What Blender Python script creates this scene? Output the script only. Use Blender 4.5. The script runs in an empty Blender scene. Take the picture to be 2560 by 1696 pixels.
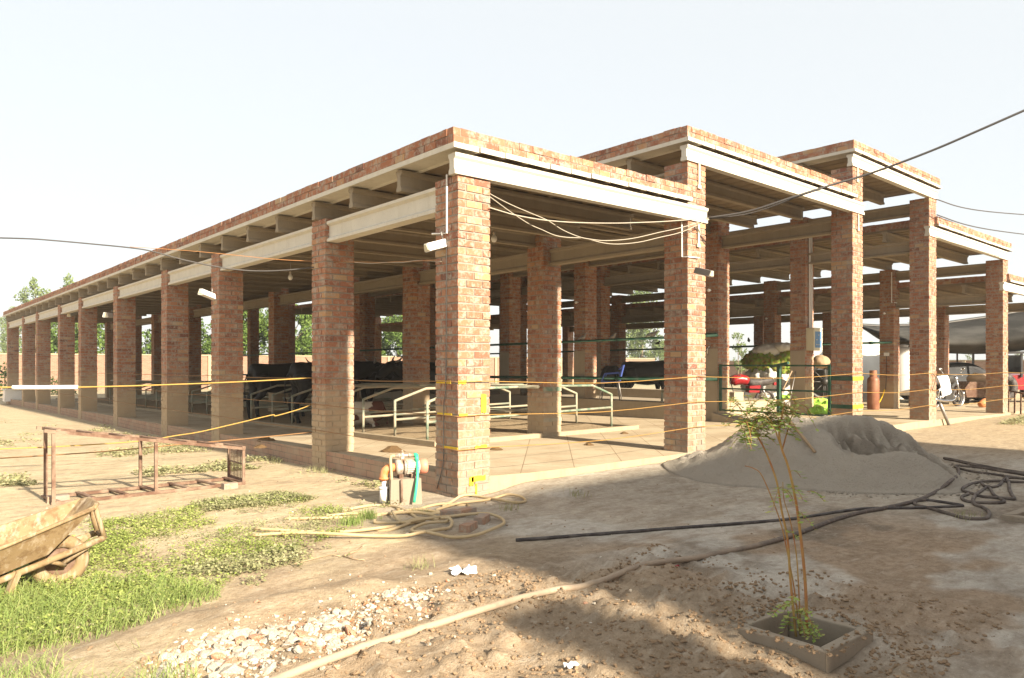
import bpy, math, random
import numpy as np
from mathutils import Vector, Matrix
R_ = random.Random(7)
sc = bpy.context.scene
COL = sc.collection
# ---------------------------------------------------------------- camera, sky, sun, exposure
TH, CA, CB, CZ, FPX, Y0 = 0.8545, -6.0355, -4.5151, 1.396, 1818.7, 909.2
cam = bpy.data.objects.new("camera", bpy.data.cameras.new("camera")); COL.objects.link(cam)
cam.location = (CB, CA, CZ); cam.rotation_euler = (math.pi/2, 0, TH - math.pi/2)
cam.data.sensor_fit = 'HORIZONTAL'; cam.data.sensor_width = 36; cam.data.lens = 36*FPX/2560
cam.data.shift_y = (Y0-848)/2560; cam.data.clip_start = .05; cam.data.clip_end = 3000
sc.camera = cam
SUN_EL, SUN_DX = 27.3, -0.03                      # light travels along (SUN_DX, 1) in plan
wd = bpy.data.worlds.new("World"); sc.world = wd; wd.use_nodes = True
wn = wd.node_tree.nodes; sky = wn.new('ShaderNodeTexSky'); sky.sky_type = 'NISHITA'; sky.sun_disc = False
sky.sun_elevation = math.radians(SUN_EL); sky.sun_rotation = math.radians(180)
sky.air_density = 1.0; sky.dust_density = 2.0; sky.ozone_density = 1.0; sky.altitude = 100
bg = wn['Background']; bg.inputs[1].default_value = 0.10
hz_ = wn.new('ShaderNodeMix'); hz_.data_type = 'RGBA'; hz_.inputs[0].default_value = .84      # bright summer haze over the clear-sky blue
hz_.inputs[7].default_value = (3.35, 3.42, 3.36, 1); wd.node_tree.links.new(sky.outputs[0], hz_.inputs[6])
wd.node_tree.links.new(hz_.outputs[2], bg.inputs[0])
sun = bpy.data.objects.new("sun", bpy.data.lights.new("sun", 'SUN')); COL.objects.link(sun)
sun.data.energy = 4.9; sun.data.angle = math.radians(1.6); sun.data.color = (1, .895, .72)
sun.rotation_euler = Vector((SUN_DX, 1, -math.tan(math.radians(SUN_EL)))).to_track_quat('-Z', 'Y').to_euler()
sc.view_settings.view_transform = 'Standard'; sc.view_settings.look = 'None'
sc.view_settings.exposure = 1.54; sc.view_settings.gamma = 1.0
sc.cycles.max_bounces = 6; sc.cycles.diffuse_bounces = 3; sc.cycles.glossy_bounces = 2
sc.cycles.transmission_bounces = 2; sc.cycles.transparent_max_bounces = 6

# ---------------------------------------------------------------- helpers
ST, CT = math.sin(TH), math.cos(TH)
def atd(x, y, fw):                                  # point of the place seen at photo pixel (x, y), fw metres ahead
    rt = (x-1280)/FPX*fw
    return Vector((CB+fw*CT+rt*ST, CA+fw*ST-rt*CT, CZ-(y-Y0)*fw/FPX))
def at(x, y, z=0.0):                                # the same on a level plane
    return atd(x, y, (CZ-z)*FPX/(y-Y0))
def atX(x, y, X):                                   # the same on the plane X = const
    t = (x-1280)/FPX; return atd(x, y, (X-CB)/(CT+t*ST))
def atY(x, y, Y):
    t = (x-1280)/FPX; return atd(x, y, (Y-CA)/(ST-t*CT))
def _h(ix, iy, s):
    n = (ix.astype(np.int64)*374761393 + iy.astype(np.int64)*668265263 + s*1442695041) & 0x7fffffff
    n = ((n ^ (n >> 13))*1274126177) & 0x7fffffff
    return ((n ^ (n >> 16)) & 0xffff)/65535.0
def vnoise(x, y, s=0):
    x = np.asarray(x, float); y = np.asarray(y, float)
    ix = np.floor(x); iy = np.floor(y); fx = x-ix; fy = y-iy
    fx = fx*fx*(3-2*fx); fy = fy*fy*(3-2*fy)
    a = _h(ix, iy, s); b = _h(ix+1, iy, s); c = _h(ix, iy+1, s); d = _h(ix+1, iy+1, s)
    return (a*(1-fx)+b*fx)*(1-fy)+(c*(1-fx)+d*fx)*fy
def fbm(x, y, s=0, o=4):
    t = 0; a = .5; n = 0
    for k in range(o):
        t = t + a*vnoise(x*2**k, y*2**k, s+k*17); n += a; a *= .5
    return t/n
def sst(e0, e1, x):
    t = np.clip((x-e0)/(e1-e0), 0, 1); return t*t*(3-2*t)
def inpoly(px, py, poly):
    px = np.asarray(px, float); py = np.asarray(py, float); c = np.zeros(px.shape, bool)
    n = len(poly); j = n-1
    for i in range(n):
        xi, yi = poly[i]; xj, yj = poly[j]
        m = ((yi > py) != (yj > py)) & (px < (xj-xi)*(py-yi)/((yj-yi) or 1e-9)+xi)
        c ^= m; j = i
    return c
def tag(o, label=None, cat=None, group=None, kind=None):
    if label: o['label'] = label
    if cat: o['category'] = cat
    if group: o['group'] = group
    if kind: o['kind'] = kind
    return o
def empty(name, loc, label, cat, group=None, rz=0.0):
    o = bpy.data.objects.new(name, None); COL.objects.link(o); o.empty_display_size = .2
    o.location = loc; o.rotation_euler = (0, 0, rz); return tag(o, label, cat, group)
def copy_tree(o, parent=None):
    c = o.copy(); COL.objects.link(c)
    if parent: c.parent = parent
    for ch in list(o.children): copy_tree(ch, c)
    return c
class MB:
    def __init__(s): s.v = []; s.f = []; s.m = []; s.t = []; s.sm = []
    def add(s, vs, fs, mi=0, tone=.5, smooth=False):
        o = len(s.v); s.v += [tuple(p) for p in vs]; s.t += [tone]*len(vs)
        for f in fs: s.f.append(tuple(i+o for i in f)); s.m.append(mi); s.sm.append(smooth)
        return s
    def box(s, x0, y0, z0, x1, y1, z1, mi=0, tone=.5, M=None, taper=0):
        t = taper
        vs = [(x0,y0,z0),(x1,y0,z0),(x1,y1,z0),(x0,y1,z0),(x0+t,y0+t,z1),(x1-t,y0+t,z1),(x1-t,y1-t,z1),(x0+t,y1-t,z1)]
        if M is not None: vs = [M @ Vector(p) for p in vs]
        return s.add(vs, [(0,3,2,1),(4,5,6,7),(0,1,5,4),(1,2,6,5),(2,3,7,6),(3,0,4,7)], mi, tone)
    def bar(s, p, q, w, h, mi=0, tone=.5, up=(0,0,1)):
        p = Vector(p); q = Vector(q); d = (q-p); L = d.length; d.normalize(); u = Vector(up)
        if abs(d.dot(u)) > .98: u = Vector((0,1,0))
        r = d.cross(u).normalized(); u = r.cross(d).normalized()
        M = Matrix((d, r, u)).transposed().to_4x4(); M.translation = p
        return s.box(0, -w/2, -h/2, L, w/2, h/2, mi, tone, M)
    def tube(s, pts, r, n=8, mi=0, tone=.5, cap=True, smooth=True):
        pts = [Vector(p) for p in pts]; rs = r if isinstance(r, (list, tuple)) else [r]*len(pts)
        vs = []; u = None
        for i, p in enumerate(pts):
            d = (pts[min(i+1, len(pts)-1)]-pts[max(i-1, 0)])
            d = d.normalized() if d.length > 1e-9 else Vector((0,0,1))
            if u is None: u = d.orthogonal().normalized()
            u = (u-d*u.dot(d)); u = u.normalized() if u.length > 1e-6 else d.orthogonal().normalized()
            w = d.cross(u)
            for k in range(n):
                a = 2*math.pi*k/n; vs.append(p+(u*math.cos(a)+w*math.sin(a))*rs[i])
        fs = [(i*n+k, i*n+(k+1) % n, (i+1)*n+(k+1) % n, (i+1)*n+k) for i in range(len(pts)-1) for k in range(n)]
        if cap: fs += [tuple(range(n-1, -1, -1)), tuple((len(pts)-1)*n+k for k in range(n))]
        return s.add(vs, fs, mi, tone, smooth)
    def lathe(s, prof, c=(0,0,0), n=20, mi=0, tone=.5, M=None, smooth=True):
        vs = []
        for (r, z) in prof:
            for k in range(n):
                a = 2*math.pi*k/n; p = Vector((r*math.cos(a), r*math.sin(a), z))
                vs.append((M @ p if M is not None else p)+Vector(c))
        L = len(prof)
        fs = [(i*n+k, i*n+(k+1) % n, (i+1)*n+(k+1) % n, (i+1)*n+k) for i in range(L-1) for k in range(n)]
        fs += [tuple(range(n-1, -1, -1)), tuple((L-1)*n+k for k in range(n))]
        return s.add(vs, fs, mi, tone, smooth)
    def torus(s, c, R, r, axis, n=24, m=8, mi=0, tone=.5, a0=0, a1=2*math.pi):
        ax = Vector(axis).normalized(); u = ax.orthogonal().normalized(); w = ax.cross(u)
        N = n if abs(a1-a0-2*math.pi) < 1e-6 else n
        pts = [Vector(c)+(u*math.cos(a0+(a1-a0)*i/N)+w*math.sin(a0+(a1-a0)*i/N))*R for i in range(N+1)]
        return s.tube(pts, r, m, mi, tone)
    def ell(s, c, r, M=None, n=14, m=9, mi=0, tone=.5):
        vs = []; fs = []
        for i in range(m+1):
            ph = math.pi*i/m
            for k in range(n):
                a = 2*math.pi*k/n
                p = Vector((r[0]*math.sin(ph)*math.cos(a), r[1]*math.sin(ph)*math.sin(a), r[2]*math.cos(ph)))
                vs.append((M @ p if M is not None else p)+Vector(c))
        for i in range(m):
            for k in range(n): fs.append((i*n+k, (i+1)*n+k, (i+1)*n+(k+1) % n, i*n+(k+1) % n))
        return s.add(vs, fs, mi, tone, True)
    def prism(s, poly, axis, a0, a1, mi=0, tone=.5):    # poly in the two other axes, extruded along axis
        def P(u, v, a): return {'x': (a,u,v), 'y': (u,a,v), 'z': (u,v,a)}[axis]
        n = len(poly); vs = [P(u,v,a0) for u, v in poly]+[P(u,v,a1) for u, v in poly]
        return s.add(vs, [tuple(range(n)), tuple(range(2*n-1, n-1, -1))]+[(i, i+n, (i+1) % n+n, (i+1) % n) for i in range(n)], mi, tone)
    def mesh(s, name, mats, off=(0,0,0), fixn=True):
        me = bpy.data.meshes.new(name); ox, oy, oz = off
        me.from_pydata([(a-ox, b-oy, c-oz) for a, b, c in s.v], [], s.f)
        for m in (mats if isinstance(mats, (list, tuple)) else [mats]): me.materials.append(m)
        me.polygons.foreach_set('material_index', s.m); me.polygons.foreach_set('use_smooth', s.sm)
        at_ = me.attributes.new('tone', 'FLOAT', 'POINT'); at_.data.foreach_set('value', s.t)
        if fixn:
            import bmesh
            b = bmesh.new(); b.from_mesh(me); bmesh.ops.recalc_face_normals(b, faces=b.faces); b.to_mesh(me); b.free()
        me.update(); return me
    def build(s, name, mats, parent=None, world=True, fixn=True):
        off = parent.location if (parent is not None and world) else (0,0,0)
        if parent is not None and parent.parent is not None and world: off = Vector(off)+parent.parent.location
        o = bpy.data.objects.new(name, s.mesh(name, mats, off, fixn)); COL.objects.link(o)
        if parent is not None: o.parent = parent
        return o
def solo(mb, name, mats, label, cat, group=None, kind=None, loc=None):   # a thing that is one mesh; origin at its base
    xs = [p[0] for p in mb.v]; ys = [p[1] for p in mb.v]; zs = [p[2] for p in mb.v]
    loc = loc or ((min(xs)+max(xs))/2, (min(ys)+max(ys))/2, min(zs))
    o = bpy.data.objects.new(name, mb.mesh(name, mats, loc)); COL.objects.link(o); o.location = loc
    return tag(o, label, cat, group, kind)
def smoothpts(pts, k=6):                              # Catmull-Rom
    P = [Vector(p) for p in pts]; P = [2*P[0]-P[1]]+P+[2*P[-1]-P[-2]]; out = []
    for i in range(1, len(P)-2):
        a, b, c, d = P[i-1:i+3]
        for j in range(k):
            t = j/k; out.append(.5*((2*b)+(c-a)*t+(2*a-5*b+4*c-d)*t*t+(3*b-a-3*c+d)*t**3))
    return out+[P[-2]]
def quads(name, V, mats, tone=None, tris=False, mi=None):   # many separate small faces at once (numpy)
    n = V.shape[1]; V = V.reshape(-1, 3); N = len(V)//n
    me = bpy.data.meshes.new(name); me.vertices.add(len(V)); me.vertices.foreach_set('co', V.astype(np.float32).ravel())
    me.loops.add(len(V)); me.loops.foreach_set('vertex_index', np.arange(len(V), dtype=np.int32))
    me.polygons.add(N); me.polygons.foreach_set('loop_start', np.arange(0, N*n, n, dtype=np.int32))
    me.polygons.foreach_set('loop_total', np.full(N, n, dtype=np.int32))
    for m in (mats if isinstance(mats, (list, tuple)) else [mats]): me.materials.append(m)
    if mi is not None: me.polygons.foreach_set('material_index', mi.astype(np.int32))
    if tone is not None:
        a = me.attributes.new('tone', 'FLOAT', 'POINT'); a.data.foreach_set('value', np.repeat(tone, n).astype(np.float32))
    me.update(calc_edges=True); me.validate(); return me

# ---------------------------------------------------------------- materials
class NT:
    def __init__(s, name, rough=.9, spec=.2):
        s.m = bpy.data.materials.new(name); s.m.use_nodes = True; s.n = s.m.node_tree.nodes; s.l = s.m.node_tree.links
        s.b = s.n['Principled BSDF']; s.b.inputs['Roughness'].default_value = rough
        s.b.inputs['Specular IOR Level'].default_value = spec
    def N(s, t, **k):
        n = s.n.new(t)
        for a, b in k.items(): setattr(n, a, b)
        return n
    def L(s, a, b): s.l.new(a, b)
    def coord(s, kind='Object'):
        if kind == 'world': return s.N('ShaderNodeNewGeometry').outputs['Position']
        return s.N('ShaderNodeTexCoord').outputs[kind]
    def noise(s, vec, scale, detail=4, rough=.6, dim='3D'):
        n = s.N('ShaderNodeTexNoise'); n.inputs['Scale'].default_value = scale; n.inputs['Detail'].default_value = detail
        n.inputs['Roughness'].default_value = rough
        if vec is not None: s.L(vec, n.inputs['Vector'])
        return n.outputs['Fac']
    def ramp(s, fac, stops):
        r = s.N('ShaderNodeValToRGB'); e = r.color_ramp.elements
        while len(e) < len(stops): e.new(.5)
        for i, (p, c) in enumerate(stops):
            e[i].position = p; e[i].color = (c, c, c, 1) if isinstance(c, (int, float)) else (*c, 1)
        s.L(fac, r.inputs[0]); return r.outputs[0]
    def mix(s, f, a, b, mode='MIX'):
        x = s.N('ShaderNodeMix', data_type='RGBA', blend_type=mode)
        for i, v in ((0, f), (6, a), (7, b)):
            if isinstance(v, (int, float)): x.inputs[i].default_value = v
            elif isinstance(v, tuple): x.inputs[i].default_value = (*v, 1)
            else: s.L(v, x.inputs[i])
        return x.outputs[2]
    def math(s, op, a, b=0.0, c=None, clamp=False):
        x = s.N('ShaderNodeMath', operation=op, use_clamp=clamp)
        for i, v in enumerate((a, b) if c is None else (a, b, c)):
            if isinstance(v, (int, float)): x.inputs[i].default_value = v
            else: s.L(v, x.inputs[i])
        return x.outputs[0]
    def attr(s, name, out='Fac'):
        a = s.N('ShaderNodeAttribute'); a.attribute_name = name; return a.outputs[out]
    def bump(s, h, strength=.4, dist=.01):
        b = s.N('ShaderNodeBump'); b.inputs['Strength'].default_value = strength; b.inputs['Distance'].default_value = dist
        s.L(h, b.inputs['Height']); s.L(b.outputs[0], s.b.inputs['Normal'])
    def color(s, c):
        if isinstance(c, tuple): s.b.inputs['Base Color'].default_value = (*c, 1)
        else: s.L(c, s.b.inputs['Base Color'])
        return s
def plain(name, c, rough=.7, var=.25, scale=6, metal=0, spec=.3, dirt=None, dscale=3, bump=0):
    t = NT(name, rough, spec); v = t.coord('Object'); n = t.noise(v, scale, 5)
    col = t.mix(t.ramp(n, [(.3, 1-var), (.7, 1+var*.5)]), (0,0,0), c) if False else t.mix(n, tuple(x*(1-var) for x in c), tuple(min(1, x*(1+var)) for x in c))
    if dirt: col = t.mix(t.ramp(t.noise(v, dscale, 5), [(.42, 0.), (.62, 1.)]), col, dirt)
    t.color(col); t.b.inputs['Metallic'].default_value = metal
    if bump: t.bump(t.noise(v, scale*5, 4), bump, .01)
    return t.m
def brick_mat(name, dust, mortar=False, zlo=.45, zhi=1.35):
    t = NT(name, .93, .12); ob = t.coord('Object'); w = t.coord('world')
    smear = t.noise(w, 9, 5, .65)
    if mortar:
        c = t.mix(t.noise(w, 30, 4), (.20,.175,.145), (.37,.325,.265))
    else:
        tone = t.attr('tone')
        c = t.ramp(tone, [(0,(.19,.085,.06)), (.18,(.28,.12,.075)), (.45,(.36,.16,.092)), (.7,(.41,.20,.115)), (.88,(.46,.275,.14)), (1,(.45,.31,.18))])
        c = t.mix(t.math('MULTIPLY', t.noise(w, 55, 4), .5), c, t.mix(.5, c, (.14,.06,.04)))
        c = t.mix(t.ramp(t.math('ADD', t.math('MULTIPLY', smear, .6), t.math('MULTIPLY', t.noise(w, 34, 4, .7), .4)), [(.475, 0.), (.60, .85)]), c, (.385,.33,.265))
    sep = t.N('ShaderNodeSeparateXYZ'); t.L(w, sep.inputs[0])
    zf = t.math('ADD', sep.outputs[2], t.math('MULTIPLY', t.math('SUBTRACT', t.noise(w, 2.2, 4), .5), 1.0))
    d = t.N('ShaderNodeMapRange', interpolation_type='SMOOTHSTEP'); d.inputs[1].default_value = zhi; d.inputs[2].default_value = zlo
    d.inputs[3].default_value = 0; d.inputs[4].default_value = dust; t.L(zf, d.inputs[0])
    c = t.mix(d.outputs[0], c, (.44,.34,.22))
    if dust < .5:
        gz = t.math('ADD', sep.outputs[2], t.math('MULTIPLY', t.noise(w, 5, 5, .7), .9)); gm = t.N('ShaderNodeMapRange', interpolation_type='SMOOTHSTEP')
        gm.inputs[1].default_value = 1.05; gm.inputs[2].default_value = .55; gm.inputs[3].default_value = 0; gm.inputs[4].default_value = .75; t.L(gz, gm.inputs[0])
        c = t.mix(t.math('MULTIPLY', gm.outputs[0], t.ramp(t.noise(w, 6, 5, .7), [(.42, 0.), (.55, 1.)])), c, (.27,.235,.195))
    t.color(c); t.bump(t.math('ADD', t.noise(w, 90, 3), t.math('MULTIPLY', smear, .6)), .55, .008)
    return t.m
M = {}
M['brick'] = brick_mat('brick_red', .3); M['mortar'] = brick_mat('mortar_grey', .3, True)
M['brickd'] = brick_mat('brick_dusty', .88); M['mortard'] = brick_mat('mortar_dusty', .88, True)
def concrete(name, c, stain=.35, st=(.30,.26,.21)):
    t = NT(name, .9, .15); v = t.coord('world')
    col = t.mix(t.noise(v, 5, 6), tuple(x*.86 for x in c), tuple(min(1, x*1.08) for x in c))
    mp = t.N('ShaderNodeMapping'); mp.inputs['Scale'].default_value = (3, 3, .6); t.L(v, mp.inputs[0])
    col = t.mix(t.ramp(t.noise(mp.outputs[0], 2.5, 6, .7), [(.5, 0.), (.75, stain)]), col, st)
    col = t.mix(t.ramp(t.noise(v, 60, 2), [(.66, 0.), (.72, .5)]), col, tuple(x*.45 for x in c))
    t.color(col); t.bump(t.noise(v, 45, 4), .35, .006); return t.m
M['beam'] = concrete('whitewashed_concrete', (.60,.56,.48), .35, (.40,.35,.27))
M['slab'] = concrete('roof_concrete', (.235,.18,.12), .5, (.15,.11,.075))  # soffit darkened: the shade under the roof is put into this colour
M['beami'] = concrete('shaded_concrete', (.30,.25,.185), .4, (.2,.155,.11))  # darker copy for inner beams, with the interior shade in its colour
M['plaster'] = concrete('cement_plaster', (.36,.30,.22), .5, (.26,.21,.15))
M['curb'] = concrete('curb_concrete', (.37,.295,.195), .6, (.26,.19,.115))
M['block'] = concrete('block_concrete', (.29,.24,.18), .6, (.22,.165,.11))
M['galv'] = plain('dusty_galvanised_pipe', (.40,.33,.23), .7, .2, 8, 0, .3, (.26,.27,.20), 4)
M['green'] = plain('green_paint', (.012,.065,.038), .55, .3, 8, 0, .35, (.05,.09,.06), 5)
M['greenrail'] = plain('worn_green_pipe', (.14,.20,.14), .6, .3, 6, 0, .3, (.38,.34,.25), 5)
M['yellow'] = plain('yellow_paint', (.72,.48,.03), .7, .15, 20)
M['ropet'] = plain('bright_rope', (.40,.25,.065), .9, .3, 60)
M['ropey'] = plain('yellow_rope', (.36,.20,.055), .9, .3, 60)
M['ropeb'] = plain('brown_rope', (.26,.14,.06), .9, .3, 60)
M['black'] = plain('black_rubber', (.045,.036,.033), .6, .3, 12, 0, .3, (.10,.085,.075), 9)
M['dhose'] = plain('dusty_black_hose', (.085,.068,.058), .8, .3, 9, 0, .2, (.17,.14,.115), 6)
M['tanhose'] = plain('dusty_hose', (.36,.27,.20), .8, .25, 9, 0, .2, (.20,.15,.11), 4)
M['cream'] = plain('cream_hose', (.47,.36,.21), .6, .2, 14, 0, .3, (.44,.32,.17), 8)
M['wire'] = plain('grey_cable', (.075,.068,.064), .6, .2, 10)
M['wirew'] = plain('pale_cable', (.38,.33,.26), .6, .2, 10)
M['orange_w'] = plain('orange_wire', (.42,.19,.07), .6, .15, 10)
M['white'] = plain('white_plastic', (.74,.72,.68), .5, .1, 5)
M['motor'] = plain('dusty_pale_casing', (.56,.50,.42), .6, .2, 9, 0, .3, (.36,.27,.19), 9)
M['whitecloth'] = plain('white_cloth', (.86,.85,.86), .9, .05, 5)
M['rust'] = plain('rusty_steel', (.14,.078,.052), .85, .35, 10, 0, .2, (.25,.175,.125), 5, .3)
M['orange'] = plain('orange_plastic', (.62,.19,.05), .6, .15, 8, 0, .3, (.50,.24,.12), 14)
M['salmon'] = plain('faded_red_plastic', (.70,.25,.16), .5, .12, 8)
M['pump'] = plain('worn_cast_metal', (.50,.44,.37), .55, .3, 9, .3, .4, (.30,.20,.13), 8)
M['pvcgreen'] = plain('green_pvc', (.05,.50,.25), .4, .1, 8)
M['darkmetal'] = plain('dark_metal', (.06,.055,.05), .5, .3, 10, .5)
M['chrome'] = plain('chrome', (.65,.65,.66), .22, .05, 5, 1)
M['red'] = plain('red_paint', (.26,.012,.016), .3, .12, 6, 0, .5)
M['blue'] = plain('blue_plastic', (.08,.13,.42), .45, .12, 6)
M['panel'] = plain('blue_panel', (.10,.22,.40), .4, .2, 30)
M['boxp'] = plain('cream_enclosure', (.55,.50,.36), .5, .08, 5)
M['grass_mat'] = None
M['cyl'] = plain('brown_cylinder_paint', (.22,.085,.045), .55, .25, 5, .1, .4, (.30,.14,.08), 3)
M['blackcow'] = plain('black_hide', (.007,.006,.006), .5, .4, 6, 0, .35)
M['brownhide'] = plain('brown_hide', (.13,.055,.03), .8, .3, 6)
M['whitehide'] = plain('white_hide', (.62,.56,.45), .85, .15, 6)
M['horn'] = plain('horn', (.20,.17,.14), .6, .2, 10)
M['wood'] = plain('worn_wood', (.36,.25,.15), .8, .25, 9)
M['steel'] = plain('dusty_steel', (.30,.28,.26), .5, .2, 8, .6)
M['tarpw'] = plain('white_tarp', (.66,.62,.54), .7, .12, 2)
M['coverg'] = plain('dark_car_cover', (.016,.016,.018), .6, .25, 3)
M['net'] = plain('black_shade_net', (.030,.028,.025), .95, .4, 1.5, 0, .05, (.075,.07,.062), .5)
M['sackw'] = plain('white_sack', (.56,.53,.48), .8, .15, 5)
M['sackg'] = plain('green_net_sack', (.16,.26,.03), .8, .6, 14, 0, .2, (.24,.16,.05), 9, .6)
M['limecloth'] = plain('lime_green_sheet', (.35,.62,.08), .7, .15, 6)
M['bark'] = plain('bark', (.20,.15,.10), .9, .3, 10)
M['stem'] = plain('sapling_stem', (.36,.24,.08), .7, .3, 25, 0, .2, (.34,.14,.06), 9)
M['dung'] = plain('dry_dung', (.14,.085,.04), .95, .35, 30, 0, .1, None, 3, .6)
M['glass'] = plain('dark_window_glass', (.04,.05,.05), .1, .2, 3, 0, .6)
M['carblack'] = plain('dark_car_paint', (.03,.028,.03), .3, .2, 4, 0, .5)
def leaf_mat(name, lo, mid, hi):
    t = NT(name, .75, .15)
    c = t.ramp(t.attr('tone'), [(0, lo), (.5, mid), (1, hi)]); t.color(c)
    tr = t.N('ShaderNodeBsdfTranslucent'); t.L(c, tr.inputs[0]); mx = t.N('ShaderNodeMixShader'); mx.inputs[0].default_value = .3
    t.L(t.b.outputs[0], mx.inputs[1]); t.L(tr.outputs[0], mx.inputs[2]); t.L(mx.outputs[0], t.n['Material Output'].inputs[0])
    return t.m
M['leaf'] = leaf_mat('tree_leaf', (.055,.095,.022), (.12,.19,.04), (.21,.28,.075))
M['leafpale'] = leaf_mat('pale_tree_leaf', (.10,.15,.05), (.17,.22,.08), (.25,.30,.12))
M['weed'] = leaf_mat('weed_leaf', (.17,.21,.05), (.29,.35,.085), (.46,.46,.17))
M['weedd'] = leaf_mat('dry_weed_leaf', (.22,.22,.10), (.33,.33,.16), (.47,.42,.25))
M['blade'] = leaf_mat('grass_blade', (.15,.22,.06), (.26,.34,.10), (.44,.45,.19))
M['sapleaf'] = leaf_mat('sapling_leaf', (.18,.28,.06), (.31,.41,.10), (.50,.48,.15))
M['hedge'] = leaf_mat('hedge_leaf', (.02,.04,.012), (.045,.075,.02), (.09,.12,.035))

# ---------------------------------------------------------------- ground
B = [0, 3.983, 9.124, 12.88, 18.105, 22.1]
A = [0, 2.96, 7.0, 10.07, 14.25, 18.57, 21.88, 26.41, 29.97, 34.72]
WA, WB = .403, .427
def rowY(i, x): return A[i]*(1-.0035*x)
def zfloor(X, Y):
    X = np.asarray(X, float); Y = np.asarray(Y, float)
    return .15+.075*np.exp(-np.maximum(X, 0)/.7)-.0145*np.clip(Y-2.5, 0, 40)-.09*sst(12, 18, X)
PILE = [(4.88,-1.86,.70,1.40,1.28), (3.95,-1.15,.24,1.0,1.15)]
PZ1 = .062                                            # top of the sapling's planter curb
PLO = [at(px, py, PZ1) for px, py in ((1826,1560),(2065,1632),(2185,1572),(1960,1515))]; PLC = sum(PLO, Vector())/4
def zground(X, Y):
    X = np.asarray(X, float); Y = np.asarray(Y, float)
    z = -.0145*np.clip(Y-1, 0, 40)
    z = z + .03*(fbm(X*.5, Y*.5, 3)-.5)*sst(0, 3, np.hypot(X+1, Y+1))
    front = sst(-1.3, -.1, Y)*sst(.3, 1.0, X)*(1-sst(8, 11, X))
    z = z + front*.075
    inside = sst(.05, .15, X)*sst(.0, .1, Y)*(1-sst(22.2, 22.4, X))*(1-sst(35.3, 35.5, Y))
    z = z - inside*.35
    clod = sst(-2.2, -2.7, Y)*sst(-3.9, -2.9, X)*(1-sst(-.6, .6, X))
    z = z + clod*(.12*(fbm(X*2.2, Y*2.2, 9, 4)-.45)+.16*np.maximum(fbm(X*7, Y*7, 5, 3)-.50, 0)+.10*np.maximum(vnoise(X*12, Y*12, 6)-.60, 0)+.02)
    ridge = np.exp(-((Y+2.15+.05*X)/.28)**2)*sst(-3.8, -3.3, X)*(1-sst(-1.6, -.9, X))
    z = z + ridge*.06*(.4+vnoise(X*4, Y*4, 2))
    z = z + .010*(fbm(X*5, Y*5, 11, 3)-.5)+.006*(fbm(X*16, Y*16, 12, 2)-.5)
    near = sst(.62, .36, np.maximum(np.abs(X-PLC.x), np.abs(Y-PLC.y)))*sst(.05, -.25, (Y-PLC.y)*.7+(X-PLC.x)*.2)
    z = z*(1-near)-.03*near
    pit = sst(.24, .20, np.maximum(np.abs(X-PLC.x), np.abs(Y-PLC.y)))
    z = z*(1-pit) - pit*.16
    rut = np.exp(-((Y+1.75+.04*(X+3))/.16)**2)*sst(-5, -4, X)*(1-sst(-1.6, -1.0, X))
    return z-.03*rut
def zg(x, y): return float(zground(np.array([x]), np.array([y]))[0])
def zf(x, y): return float(zfloor(np.array([x]), np.array([y]))[0])
def axis(lo, hi, d, far_lo, far_hi):
    a = list(np.arange(lo, hi, d)); s = d; x = lo
    while x > far_lo: s *= 1.16; x -= s; a.insert(0, x)
    s = d; x = a[-1]
    while x < far_hi: s *= 1.16; x += s; a.append(x)
    return np.array(a)
gx = axis(-5.0, 5.5, .036, -900, 1500); gy = axis(-4.9, 2.4, .032, -700, 1600)
GX, GY = np.meshgrid(gx, gy, indexing='ij'); GZ = zground(GX, GY)
nx, ny = GX.shape
me = bpy.data.meshes.new('ground'); V = np.stack([GX, GY, GZ], -1).reshape(-1, 3)
idx = np.arange(nx*ny).reshape(nx, ny)
F = np.stack([idx[:-1,:-1], idx[1:,:-1], idx[1:,1:], idx[:-1,1:]], -1).reshape(-1, 4)
me.vertices.add(len(V)); me.vertices.foreach_set('co', V.astype(np.float32).ravel())
me.loops.add(F.size); me.loops.foreach_set('vertex_index', F.astype(np.int32).ravel())
me.polygons.add(len(F)); me.polygons.foreach_set('loop_start', np.arange(0, F.size, 4, dtype=np.int32))
me.polygons.foreach_set('loop_total', np.full(len(F), 4, dtype=np.int32)); me.polygons.foreach_set('use_smooth', np.ones(len(F), bool))
me.update(calc_edges=True)
C = lambda *c: np.array(c)
X_, Y_ = GX.reshape(-1), GY.reshape(-1)
n1 = fbm(X_*.45, Y_*.45, 21, 5); n2 = fbm(X_*1.3, Y_*1.3, 31, 5); n3 = fbm(X_*3.5, Y_*3.5, 41, 4)
def lerp(a, b, t): return a*(1-t[:, None])+b*t[:, None]
col = np.tile(C(.56,.44,.265), (len(X_), 1))                                  # dry sandy soil
col = lerp(col, C(.52,.38,.23), sst(.45, .7, n2)*.6)
gzone = sst(-1.4, -.3, X_+.8*(n1-.5))*sst(1.0, -.2, Y_)*sst(14, 9, X_)          # grey cement and sand dust
col = lerp(col, C(.42,.365,.295), gzone*.95)
soil = sst(-1.9, -2.6, Y_+.9*(n1-.5))*sst(-4.2, -2.6, X_)*(1-sst(1.5, 3.5, X_))
col = lerp(col, C(.295,.195,.118), soil*.93)
mud = sst(.2, -.5, Y_)*sst(-3.6, -2.7, X_)*sst(-.4, -1.2, X_)
col = lerp(col, C(.31,.215,.13), mud*sst(.30, .55, n2)*.9)
trk = np.exp(-((Y_+1.85+.10*(X_+3))/.34)**2)*sst(-5, -4, X_)*(1-sst(-1.7, -.9, X_))
col = lerp(col, C(.33,.23,.14), trk*.85)
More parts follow.
